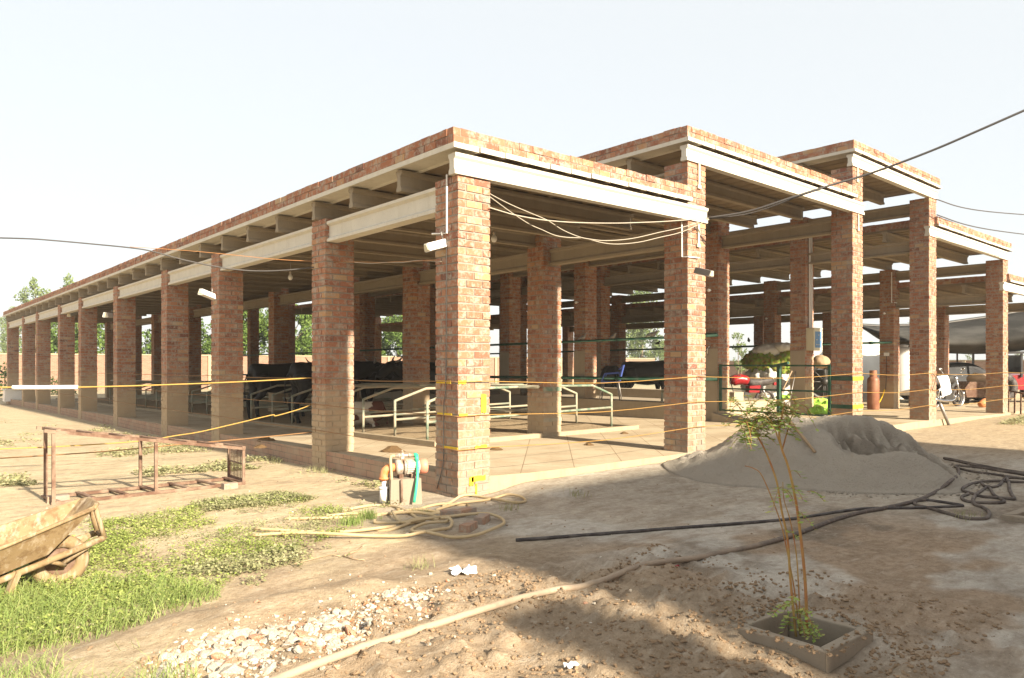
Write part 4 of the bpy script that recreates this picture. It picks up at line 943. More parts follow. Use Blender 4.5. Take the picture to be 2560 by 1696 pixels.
def lumps(n, f, rlo, rhi, name, mats, label):
    base = [rock_mb(1, 300+k) for k in range(6)]; mb = MB()
    for k in range(n):
        x, y = f(); r = rlo+(rhi-rlo)*R_.random()**3; b = R_.choice(base); c_, s_ = math.cos(k), math.sin(k); z = zg(x, y)+r*.25
        if name == 'soil_clods' and .205 < max(abs(x-PLC.x), abs(y-PLC.y)) < .29: z = PZ1+r*.4
        mb.add([(x+r*(p[0]*c_-p[1]*s_), y+r*(p[0]*s_+p[1]*c_), z+r*p[2]) for p in b.v], b.f, R_.choice(range(len(mats))) if len(mats) > 1 else 0)
    o = bpy.data.objects.new(name, mb.mesh(name, mats)); COL.objects.link(o); return tag(o, label, 'gravel' if 'gravel' in name else 'soil', None, 'stuff')
def f1():
    while True:
        x = R_.uniform(-3.6, .2); y = R_.uniform(-4.85, -2.3)
        if y > -2.85+.25*(x+1.2) and x > -1.3 or (x > -.1 and y > -3.6) or (x > -.5 and R_.random() < .6): continue
        if R_.random() < .012: x = PLC.x+R_.choice((-.27,.27))+R_.gauss(0,.03); y = PLC.y+R_.uniform(-.3,.3); return (x, y) if R_.random() < .5 else (PLC.x+R_.uniform(-.3,.3), PLC.y+R_.choice((-.28,.28))+R_.gauss(0,.04))
        if R_.random() < .35+.65*(fbm(np.array([x*1.5]), np.array([y*1.5]), 91)[0] > .5): return x, y
lumps(9500, f1, .0025, .019, 'soil_clods', [M['rubs']], 'loose brown soil clods strewn over the foreground')
def f2():
    x, y = rubpt(.7); return (x+R_.gauss(0,.05), y+R_.gauss(0,.05)) if R_.random() < .85 else (x+R_.gauss(.1,.25), y+R_.gauss(0,.2))
lumps(3000, f2, .004, .020, 'gravel', [M['rubw'], M['rubw'], M['rubw'], M['rubw'], M['rubb'], M['rubs']], 'small pale plaster and brick gravel among the rubble')
def f3():
    if R_.random() < .5: return R_.uniform(-4.2, 5), R_.uniform(-3.5, -.2)
    return (R_.uniform(-4, .2), R_.uniform(-1.5, 4))
def f4():
    a = R_.uniform(2.2, 6.0); rr = R_.gauss(1.75, .16); return 4.95+rr*math.cos(a)*1.0, -1.9+rr*math.sin(a)*.8
lumps(900, f4, .005, .022, 'sand_crumbs', [M['sand']], 'crumbs of grey sand rolled to the foot of the heap')
lumps(800, f3, .004, .014, 'gravel', [M['rubs'], M['rubs'], M['rubw']], 'scattered small stones and crumbs over the bare yard')
def scrap(px, py, s_, mat, label, cat='litter', seed=1):
    p = at(px, py); q = random.Random(seed); mb = MB(); n = 6; vs = []; z = zg(p.x, p.y)
    for i in range(n):
        for j in range(n): vs.append((p.x+(i/n-.5)*s_+q.uniform(-.1,.1)*s_, p.y+(j/n-.5)*s_*.6+q.uniform(-.1,.1)*s_, z+.004+q.uniform(0,.28)*s_))
    fs = [(i*n+j, (i+1)*n+j, (i+1)*n+j+1, i*n+j+1) for i in range(n-1) for j in range(n-1)]; mb.add(vs, fs)
    o = solo(mb, 'plastic_scrap', M[mat], label, cat); so = o.modifiers.new('s', 'SOLIDIFY'); so.thickness = .002
scrap(1160,1442,.17,'whitecloth','crumpled white plastic bag lying on the pale ground',seed=3); scrap(1428,1674,.075,'whitecloth','small white plastic scrap at the bottom of the frame',seed=4); scrap(1693,1434,.045,'red','tiny red scrap on the shaded ground',seed=5)

# ---------------------------------------------------------------- weeds and grass
def nrm(v): return v/np.maximum(np.linalg.norm(v, axis=-1, keepdims=True), 1e-9)
rng = np.random.default_rng(5)
def weeds(name, pts, nl, size, height, mat, label, tone0=.5):
    n = len(pts); P = np.repeat(pts, nl, 0); N = len(P)
    s_ = size*(.6+.8*rng.random(N)); ang = rng.random(N)*6.283; rad = rng.random(N)**.6*size*2.2
    z = zground(P[:,0], P[:,1])+height*rng.random(N)**1.3
    c_ = np.stack([P[:,0]+np.cos(ang)*rad, P[:,1]+np.sin(ang)*rad, z], -1)
    d = nrm(np.stack([np.cos(ang), np.sin(ang), rng.normal(.25,.4,N)], -1)); up = nrm(np.stack([rng.normal(0,.35,N), rng.normal(0,.35,N), np.ones(N)], -1)); b = nrm(np.cross(d, up))
    V = np.stack([c_-d*s_[:,None]*.5, c_+b*s_[:,None]*.38, c_+d*s_[:,None]*.5, c_-b*s_[:,None]*.38], 1)
    tn = np.clip(rng.normal(tone0,.22,N)+.25*(np.repeat(fbm(pts[:,0]*2.5, pts[:,1]*2.5, 71), nl)-.5)*2, 0, 1)
    o = bpy.data.objects.new(name, quads(name, V, M[mat], tn)); COL.objects.link(o); return tag(o, label, 'weeds', None, 'stuff')
def scatter(poly, n, thr, fr=1.6, seed=3, soft=.12):
    xs = [p[0] for p in poly]; ys = [p[1] for p in poly]; X = rng.uniform(min(xs), max(xs), n); Y = rng.uniform(min(ys), max(ys), n)
    k = inpoly(X, Y, poly)
    f = fbm(X*fr, Y*fr, seed, 4); cx = np.minimum.reduce([np.hypot(X-a, Y-b) for a, b in poly])
    keep = k & (rng.random(n) < np.clip((f-thr)/soft, 0, 1)); return np.stack([X[keep], Y[keep]], -1)
WP = [(-3.3,1.35),(-2.7,1.25),(-2.2,1.3),(-1.42,1.25),(-1.2,.9),(-1.6,.55),(-1.2,.35),(-1.1,-.2),(-1.4,-.5),(-2.2,-.9),(-2.55,-1.05),(-2.9,-1.45),(-3.4,-1.7),(-4.6,-1.7),(-4.8,-.6),(-3.9,.6)]
weeds('weeds', scatter(WP, 24000, .40, 1.5, 5, .34), 9, .017, .05, 'weed', 'bright green creeping weeds spread over the left foreground')
weeds('weeds', scatter(WP, 8000, .42, 2.2, 15, .3), 8, .017, .045, 'weedd', 'dull grey green weeds mixed into the bright weeds')
weeds('weeds', np.concatenate([scatter([(-3.1,-.9),(-2.0,-.75),(-1.9,-1.25),(-3.0,-1.75)], 1500, .45, 3, 25), scatter([(-2.2,1.5),(-1.3,1.5),(-1.1,.9),(-2.2,1.0)], 1500, .4, 2, 35), scatter([(-1.2,.1),(-.75,.55),(-.3,.5),(-.55,.1)], 700, .4, 3, 36)]), 7, .022, .05, 'weedd', 'dusty low weeds at the edge of the bare ground')
weeds('weeds', np.concatenate([scatter([(-4.3,5.2),(-3.2,4.2),(-.6,3.7),(-.7,4.8),(-2.4,5.3)], 5200, .50, 1.2, 45), scatter([(-5,9),(-.25,4.5),(-.15,16),(-4,22)], 16000, .60, .7, 46), scatter([(-.35,.9),(-.02,.9),(-.02,9),(-.5,9)], 1500, .50, 1.5, 47)]), 6, .04, .06, 'weedd', 'patchy grey green weeds on the sandy ground left of the shed', .6)
def rightpts():
    P = scatter([(14,-.9),(22,.0),(24,-2.5),(13,-2.2)], 9000, .46, .8, 48); return P
weeds('weeds', rightpts(), 6, .05, .06, 'weedd', 'thin dry weeds right of the sand heap', .75)
def blades(name, pts, h, w_, lean, mat, label, tone0=.5):
    N = len(pts); a = rng.random(N)*6.283; hh = h*(.5+.8*rng.random(N)); z0 = zground(pts[:,0], pts[:,1])-.005
    b0 = np.stack([pts[:,0], pts[:,1], z0], -1); sd = np.stack([np.cos(a), np.sin(a), 0*a], -1)*w_
    ld = np.stack([np.cos(a*1.7+1), np.sin(a*1.7+1), 0*a], -1)*(lean*hh*(.3+rng.random(N)))[:,None]
    m_ = b0+ld*.35+np.stack([0*a,0*a,hh*.6],-1); tp = b0+ld+np.stack([0*a,0*a,hh],-1)
    V = np.concatenate([np.stack([b0-sd, b0+sd, m_+sd*.75, m_-sd*.75], 1), np.stack([m_-sd*.75, m_+sd*.75, tp+sd*.08, tp-sd*.08], 1)], 0)
    tn = np.clip(rng.normal(tone0,.22,N),0,1); o = bpy.data.objects.new(name, quads(name, V, M[mat], np.concatenate([tn,tn]))); COL.objects.link(o); return tag(o, label, 'grass', None, 'stuff')
blades('grass', np.concatenate([scatter([(-5,-.55),(-3.6,-.7),(-3.15,-1.1),(-2.95,-1.6),(-3.5,-1.85),(-5,-1.7)], 12000, .36, 2, 55, .3), scatter([(-4.4,-2.0),(-3.4,-2.15),(-3.35,-2.75),(-4.2,-2.9)], 2600, .46, 2.5, 56)]), .10, .0019, 1.3, 'blade', 'long green grass in the bottom left foreground')
def tufts(L, n, h): return np.concatenate([np.stack([rng.normal(x, s_, n), rng.normal(y, s_, n)], -1) for x, y, s_ in L])
q = [at(px, py) for px, py in ((880,1312),(920,1298),(1045,1285),(1270,1275),(1445,1248),(1045,1425))]
blades('grass', tufts([(p.x, p.y, .05) for p in q[:2]], 130, 0), .09, .003, .5, 'blade', 'bright grass tufts growing through the cream hose')
blades('grass', np.concatenate([tufts([(p.x, p.y, .05) for p in q[2:]], 40, 0), tufts([(pc.x+.1, pc.y+.03, .06), (2.95,-3.75,.08), (-.15,2.7,.05), (-.2,4.2,.08),(-.16,3.0,.06)], 50, 0)]), .08, .0025, .7, 'weedd', 'thin dry grass wisps about the yard')
for n, L in enumerate([[(735,1412),(780,1400),(830,1388),(850,1392)],[(855,1391),(885,1400),(912,1403)],[(860,1390),(890,1380),(905,1368)],[(525,1428),(570,1418),(600,1412)]]):
    pts = [at(px, py) for px, py in L]; mb = MB(); mb.tube([(p.x, p.y, zg(p.x, p.y)+.008) for p in pts], .004, 5)
    solo(mb, 'straw', M['wood'], ['long straw curving over the bare mud', 'short straw beside the curved one', 'straw pointing up at the end of the long straw', 'straw lying left near the weeds'][n], 'straw')

# ---------------------------------------------------------------- ropes, cables
def line(name, pts, r, mat, label, cat, k=6, n=6, group=None):
    mb = MB(); mb.tube(smoothpts(pts, k) if len(pts) > 2 else pts, r, n); return solo(mb, name, M[mat], label, cat, group)
for z, nm in ((1.205,'top'),(.85,'middle'),(.50,'lowest')):
    pts = [(-.02,-.016,z)]
    for k in range(5):
        x0, x1 = B[k]+WB, B[k+1]; dz = -.02 if k < 3 else -.05
        pts += [(B[k]+WB*.5,-.018,z+(dz if k > 2 else 0)), (B[k]+WB,-.018,z+(dz if k > 2 else 0)), ((x0+x1)/2,-.014,z-.03+dz), (x1,-.018,z+(dz if k > 1 else 0))]
    line('rope', pts, .0045, 'ropey', '%s yellow rope tied along the front pillars' % nm, 'rope', 3)
    pts = [(-.018,-.016,z)]
    for k in range(9): pts += [(-.018,A[k]+.2,z-.004*A[k]), (-.018,A[k]+WA,z-.004*A[k]), (-.012,(A[k]+WA+A[k+1])/2,z-.02-.004*A[k]), (-.018,A[k+1],z-.004*A[k+1])]
    line('rope', pts, .005, 'ropeb', '%s brown rope tied along the left side pillars' % nm, 'rope', 3)
L1a = atX(779, 945, -.02)
rp = [L1a, atd(640,953,9.6), atd(480,960,9.3), atd(300,966,9.0), atd(150,969,8.8), atd(0,968.5,8.6), atd(-400,965,8.2)]
line('rope', rp, .0085, 'ropet', 'thick yellow rope running left from the second side pillar', 'rope')
line('plastic_sleeve', [atd(195,968.3,8.86), atd(110,969,8.73), atd(31,969,8.64)], .026, 'white', 'white plastic pipe threaded on the thick yellow rope', 'pipe')
line('rope', [atX(778,1012,-.02), atd(750,1023,9.7), atd(690,1040,9.5), atd(680,1038,9.5), atd(600,1057,9.2), atd(500,1080,8.9), atd(443,1089,8.8), atd(351,1103,8.5), atd(180,1115,8.0), atd(0,1123,7.6), atd(-300,1135,7)], .007, 'ropet', 'yellow rope dropping left from the second side pillar past the rack', 'rope')
line('rope', [atX(780,1081,-.02), atd(608,1098,9.4), atd(446,1112,9.0), atd(250,1130,8.4), atd(0,1146,7.8), atd(-300,1160,7.2)], .007, 'ropeb', 'lowest thin rope running left across the sandy ground', 'rope')
D = lambda x, y, f: atd(x*1.08154, y*1.08154, f)
line('power_cable', [D(-60,549,9), D(60,552,9), D(120,556,9.1), D(220,565,9.3), D(300,573,9.4), D(350,581,9.5), D(420,600,9.6), D(480,613,9.7), D(540,623,9.8), D(600,627,9.9), D(660,625,9.95), D(720,619,10), D(735,614,10.05)], .009, 'wire', 'black cable sagging in from the left edge to the second side pillar', 'cable')
line('wire', [D(300,571,9.6), D(380,576,9.7), D(470,583,9.7), D(560,592,9.75), D(640,600,9.8), D(715,604,9.9), D(760,606,9.9), D(835,606,9.4), D(880,607,9), D(920,605,8.6), D(960,604,8.2), D(1005,602,7.85), D(1022,606,7.7)], .0035, 'orange_w', 'thin orange wire strung from the corner pillar to the left', 'cable')
line('wire', [D(820,607,9.4), D(860,609.5,9.1), D(890,607,8.9), D(930,607,8.5), D(960,603,8.2), D(990,603.5,8), D(1020,605,7.7)], .004, 'wirew', 'pale wire twisted loosely round the orange wire', 'cable')
CA_ = lambda x, y, f: atd(1100+x*.3189, 280+y*.3189, f)
def fws(pts, f0, f1): n = len(pts)-1; x0, x1 = pts[0][0], pts[-1][0]; return [CA_(x, y, f0+(f1-f0)*(x-x0)/(x1-x0)) for x, y in pts]
line('wire', fws([(265,560),(395,645),(560,730),(700,790),(840,850),(960,925),(1090,980),(1200,1002),(1300,1010),(1430,1003),(1550,985),(1720,945),(1900,905),(2115,838)], 7.75, 10.1), .0055, 'wirew', 'upper sagging pale wire between the corner pillar and the next front pillar', 'cable')
line('wire', fws([(250,570),(395,670),(560,790),(700,880),(800,925),(900,968),(1000,985),(1130,992),(1280,1028),(1400,1037),(1560,1022),(1720,985),(1900,940),(2115,842)], 7.75, 10.1), .0055, 'wirew', 'lowest sagging pale wire between the two nearest front pillars', 'cable')
line('wire', fws([(385,750),(500,785),(600,812),(800,847),(1000,865),(1200,872),(1400,873),(1570,868),(1740,861),(1900,850),(2115,833)], 7.75, 10.1), .007, 'wirew', 'tightest pale cable between the two nearest front pillars', 'cable')
line('wire', [CA_(265,560,7.68), CA_(245,650,7.68), CA_(235,800,7.68), CA_(250,1060,7.68), CA_(225,1130,7.68)], .003, 'wire', 'thin dark wire hanging down the sunlit corner pillar face', 'cable')
line('power_cable', [atd(1766,546,10.1), D(1730,489,9.9), D(1830,457,9.7), D(1925,427,9.6), D(2000,405,9.5), D(2080,377,9.3), D(2170,342,9.1), D(2260,303,8.9), D(2367,256,8.7), D(2560,172,8.4)], .014, 'wire', 'thick dark cable rising from the second front pillar to the upper right', 'cable')
line('power_cable', [atd(1766,549,10.1), D(1740,492,9.95), D(1850,453,9.7), D(1900,437,9.6)], .008, 'wire', 'thinner cable hugging the start of the thick dark cable', 'cable')
line('wire', [D(2165,461,15.3), D(2220,479,16), D(2290,490,17), D(2400,499,18.5)], .012, 'wire', 'upper thin wire leaving the tall right pillar toward the right edge', 'cable')
line('wire', [D(2166,497,15.3), D(2230,519,16), D(2300,533,17), D(2400,546,18.5)], .012, 'wire', 'lower thin wire leaving the tall right pillar toward the right edge', 'cable')
P0x = -.012
line('wire', [(P0x,.19,2.62),(P0x,.19,2.4),(P0x,.20,1.2),(P0x,.235,.95),(P0x,.24,.5),(P0x,.25,.32),(P0x,.36,.06)], .005, 'darkmetal', 'thin dark cable clipped down the shaded corner pillar face', 'cable')

# ---------------------------------------------------------------- lamps, conduits, small fittings
def conduit(pts, label, r=.010): mb = MB(); mb.tube(pts, r, 8, smooth=False); return solo(mb, 'conduit', M['white'], label, 'conduit')
p = lambda x, y, X: atX(500+x*.3189, 300+y*.3189, X)
conduit([p(1935,430,-.02), p(1935,888,-.02), p(1820,895,-.03)], 'white conduit pipe on the shaded corner pillar face')
conduit([atX(1100+1895*.3189, 280+862*.3189, B[1]-.02), atX(1100+1897*.3189, 280+1137*.3189, B[1]-.02), atY(1100+1945*.3189, 280+1137*.3189, -.015), atY(1100+2030*.3189, 280+1145*.3189, -.02)], 'white conduit pipe bent round the second front pillar')
def tublamp(p0, p1, w_, label, mat='white'):
    d = (p1-p0); L = d.length; e = empty('lamp', p0, label, 'lamp'); d.normalize(); s_ = d.cross(Vector((0,0,1))).normalized(); u = s_.cross(d)
    mb = MB(); sec = [(-w_,-w_*.8),(-w_*.6,-w_),(w_*.6,-w_),(w_,-w_*.8),(w_*.55,w_*.8),(-w_*.55,w_*.8)]; n = 6
    vs = [p0+d*a+s_*x+u*y for a in (0, L) for x, y in sec]; mb.add(vs, [tuple(range(n)), tuple(range(2*n-1,n-1,-1))]+[(k,k+n,(k+1)%n+n,(k+1)%n) for k in range(n)]); mb.build('housing', M[mat], e)
    mb = MB(); vs = [p0-d*.004+s_*x*.85+u*y*.85 for x, y in sec]+[p0-d*.012+s_*x*.7+u*y*.7 for x, y in sec]; mb.add(vs, [tuple(range(n)), tuple(range(2*n-1,n-1,-1))]+[(k,k+n,(k+1)%n+n,(k+1)%n) for k in range(n)]); mb.build('end_cap', M['boxp'], e)
    mb = MB(); m_ = p0+d*L*.85; mb.tube([m_+u*w_*.7, m_+u*(w_+.07)], .008, 6); mb.build('bracket', M['steel'], e)
CB_ = lambda x, y, f: atd(500+x*.3189, 300+y*.3189, f)
tublamp(CB_(1775,1000,7.55), CB_(1935,960,7.72), .050, 'white floodlight tube on the shaded side of the corner pillar')
tublamp(CB_(5,1345,11.9), CB_(105,1385,12.2), .055, 'grey tube lamp on the third side pillar')
tublamp(atd(263,787,18.5), atd(283,788,19), .07, 'white tube lamp on the fifth side pillar', 'white')
tublamp(CA_(2130,1268,9.7), CA_(2010,1240,9.95), .048, 'grey floodlight tube on the second front pillar', 'steel')
tublamp(atd(172,787,24), atd(192,782,24.5), .07, 'white tube lamp hanging under the far left girder', 'white')
for (x, y, f, lab, s_) in [(1235,595,11.5,'spiral white lamp bulb hanging under the nearest roof bay',.05),(726,692,13.5,'small pale bulb hanging behind the second side pillar',.045)]:
    c0 = atd(x, y, f); e = empty('light_bulb', c0, lab, 'bulb'); mb = MB(); mb.lathe([(s_*.35,s_*1.2),(s_*.5,s_*.7),(s_*.9,s_*.2),(s_*1.0,-s_*.6),(s_*.6,-s_*1.3),(s_*.1,-s_*1.5)], c0, 12); mb.build('globe', M['white'], e)
    mb = MB(); mb.tube([c0+Vector((0,0,s_*1.2)), c0+Vector((0,0,s_*2.2))], s_*.45, 10); mb.tube([c0+Vector((0,0,s_*2.2)), c0+Vector((0,0,3.28-c0.z+.0))], .006, 5); mb.build('holder', M['pump'], e)
for (x, y, X, lab) in [(1100+2115*.3189, 280+1400*.3189, B[2]-.06, 'small white bulb on the tall pillar behind the second front pillar'),(1100+1075*.3189, 280+1495*.3189, B[2]-.06, 'small pale bulb on a dim inner pillar'),(1917,797,B[4]-.06,'small pale bulb on an inner pillar above the sacks'),(2212,784,B[4]-.06,'small white bulb on the pillar behind the gas cylinder')]:
    c0 = atX(x, y, X); mb = MB(); mb.lathe([(.015,-.04),(.018,0),(.03,.015),(.036,.04),(.028,.065),(.008,.08)], c0, 10, M=Matrix.Rotation(-math.pi/2,4,'Y')); solo(mb, 'light_bulb', M['white'], lab, 'bulb', loc=c0)
# worn concrete brackets on the front pillars
for k, (x, y, Y, h) in enumerate([(1100+2025*.3189, 280+410*.3189, -.0, .30), (1100+2020*.3189, 280+880*.3189, 0, .28), (1700+1155*.3827, 280+345*.3827, 0, .28), (1700+1160*.3827, 280+670*.3827, 0, .26)]):
    q = atY(x, y, Y); mb = MB(); mb.box(q.x-.02,-.022,q.z-h,q.x+.02,-.006,q.z); mb.box(q.x-.04,-.026,q.z-h-.05,q.x+.04,-.006,q.z-h+.001)
    solo(mb, 'conduit', M['boxp'], ['short pale cable trunk at the top of the second front pillar','pale cable trunk below the beam on the second front pillar','pale cable trunk at the top of the third front pillar','pale cable trunk below the beam on the third front pillar'][k], 'conduit')
# control box on the pillar beyond the gate
C7 = lambda x, y: (1700+x*.22321, 780+y*.22321)
bx = SS.location; e = empty('control_box', (bx.x+.20, bx.y-.10, 1.72), 'cream electrical control box with blue panel on an inner pillar', 'control box')
mb = MB(); mb.box(bx.x+.03, bx.y-.20, 1.72, bx.x+.47, bx.y-.004, 2.26); mb.box(bx.x+.02, bx.y-.21, 2.262, bx.x+.48, bx.y-.004, 2.28); mb.build('housing', M['boxp'], e)
mb = MB(); mb.box(bx.x+.10, bx.y-.206, 1.79, bx.x+.42, bx.y-.201, 2.19); mb.build('panel', M['panel'], e)
mb = MB()
for k in range(5): mb.box(bx.x+.15+.1*(k % 3), bx.y-.213, 1.85+.12*(k//2), bx.x+.19+.1*(k % 3), bx.y-.2065, 1.88+.12*(k//2))
mb.build('switches', M['boxp'], e)
for dx in (.16, .26): conduit([(bx.x+dx, bx.y-.03, 2.283), (bx.x+dx, bx.y-.03, 4.55)], '%s grey conduit rising above the control box' % ('left' if dx < .2 else 'right'), .022)
TT = Vector((B[4], rowY(1, B[4]), 0))
mb = MB(); mb.box(TT.x-.05, TT.y+.12, 1.62, TT.x-.008, TT.y+.26, 1.72); solo(mb, 'socket_box', M['white'], 'small white socket box on the pillar behind the gas cylinder', 'socket')
line('wire', [(TT.x-.012,TT.y+.2,1.62),(TT.x-.012,TT.y+.2,1.1),(TT.x-.02,TT.y+.22,.62)], .008, 'darkmetal', 'dark wire hanging from the socket box', 'cable')
line('pipe', [(TT.x-.04,TT.y+.24,.62),(TT.x-.08,TT.y+.3,.4),(TT.x-.2,TT.y+.42,.08)], .02, 'yellow', 'yellow hose end leaning on the pillar behind the gas cylinder', 'hose')
conduit([(TT.x-.02,TT.y+.05,4.1),(TT.x-.02,TT.y+.05,3.2),(TT.x+.1,TT.y-.02,3.2),(TT.x+.4,TT.y-.02,3.18)], 'pale conduit high on the pillar behind the gas cylinder', .014)
# pigeons on the pipes
for k, (x, y, X, mt) in enumerate([(1533,851,9.06,'steel'),(1457,853,9.06,'steel'),(1632,846,9.06,'steel'),(1645,864,18.05,'darkmetal'),(1872,858,18.05,'darkmetal')]):
    c0 = atX(x, y, X); c0.z += .03; e = empty('pigeon', c0, ['grey pigeon on the green pipe left of the tree gap', 'leftmost grey pigeon on the green pipe', 'grey pigeon on the green pipe nearest the second front pillar', 'dark pigeon on the farther pipe below the others', 'dark bird on the farther pipe above the sacks'][k], 'bird')
    mb = MB(); mb.ell((0,0,.06), (.075,.05,.055), n=10, m=7); mb.tube([(.04,0,.08),(.085,0,.12),(.10,0,.145)], [.035,.028,.024], 8); mb.tube([(-.05,0,.06),(-.12,0,.03),(-.17,0,.01)], [.035,.025,.015], 8); mb.tube([(.11,0,.145),(.135,0,.14)], [.008,.002], 5); mb.build('body', M[mt], e, world=False)
    e.rotation_euler = (0,0,R_.uniform(0,6)); e.scale = (1.0,)*3
# dung heaps on the paving
for k, (px, py, s_) in enumerate([(980,1127,.20),(1240,1120,.11),(1472,1108,.10),(1560,1080,.09),(666,1100,.15),(650,1122,.1)]):
    p = at(px, py, zf(.6, 1)); mb = MB(); n = 12
    vs = [(p.x, p.y, zf(p.x,p.y)+s_*.42)]
    for r_, h_ in ((.35,.36),(.7,.2),(1,.0)):
        for q in range(n): a = q*6.283/n; rr = s_*r_*R_.uniform(.8,1.15); vs.append((p.x+rr*math.cos(a), p.y+rr*math.sin(a), zf(p.x,p.y)-.004+s_*h_*R_.uniform(.7,1.2)))
    fs = [(0,1+q,1+(q+1)%n) for q in range(n)]+[(1+i*n+q,1+(i+1)*n+q,1+(i+1)*n+(q+1)%n,1+i*n+(q+1)%n) for i in (0,1) for q in range(n)]; mb.add(vs, fs, smooth=False)
    solo(mb, 'dung_heap', M['dung'], ['largest brown dung heap on the paving behind the pump','small flat dung patch right of the corner pillar','dung patch in the pillar shadow','thin dung streak on the paving tiles','dark dung patch before the lying cow','farther dung patch before the lying cow'][k], 'dung')
# ---------------------------------------------------------------- gate between two pillars
g = empty('gate', (9.12, 1.6, .38), 'green pipe gate with three rails between two pillars', 'gate'); gx_ = 9.12; ga, gb = RR.location.y-.06, WA+.03
for y, nm in ((ga,'frame'),(gb,'frame')): mb = MB(); mb.bar((gx_,y,.38),(gx_,y,1.38),.05,.05); mb.build('upright', M['green'], g)
for z in (.40,.86,1.355): mb = MB(); mb.bar((gx_,ga,z),(gx_,gb,z),.038,.034); mb.build('rail', M['green'], g)
q = atX(1948, 950, gx_-.06); mb = MB(); mb.bar((gx_-.06,q.y,.36),(gx_-.06,q.y,1.36),.10,.06); mb.build('mid_post', M['green'], g)
mb = MB(); a_ = atX(1928,917,gx_-.1); b_ = atX(1971,908,gx_-.1); mb.bar(a_,b_+(b_-a_)*.0,.08,.05); mb.build('latch_bar', M['green'], g)
mb = MB(); mb.bar((RR.location.x-.03,RR.location.y+.02,2.03),(RR.location.x-.03,RR.location.y+.33,2.03),.05,.05); solo(mb, 'bracket', M['green'], 'short green pipe bracket on the plastered pillar left of the gate', 'bracket')
mb = MB(); a0 = RR.location; mb.tube([(a0.x-.03,a0.y+.22,1.78),(a0.x-.05,a0.y+.24,1.7),(a0.x-.03,a0.y+.25,1.58)], .014, 7); mb.tube([(a0.x-.07,a0.y+.2,1.76),(a0.x-.02,a0.y+.2,1.76)], .016, 7); solo(mb, 'tap', M['chrome'], 'small metal tap on the plastered pillar left of the gate', 'tap')
mb = MB(); v_ = [(9.0,2.95,.12),(9.0,1.9,.12),(9.7,1.9,.12),(9.7,2.95,.12),(9.0,2.95,.34),(9.7,2.95,.34)]; mb.add(v_, [(0,1,2,3),(0,3,5,4),(0,4,1),(3,2,5),(1,4,5,2)]); solo(mb, 'ramp', M['plaster'], 'small concrete ramp at the foot of the plastered pillar', 'ramp')

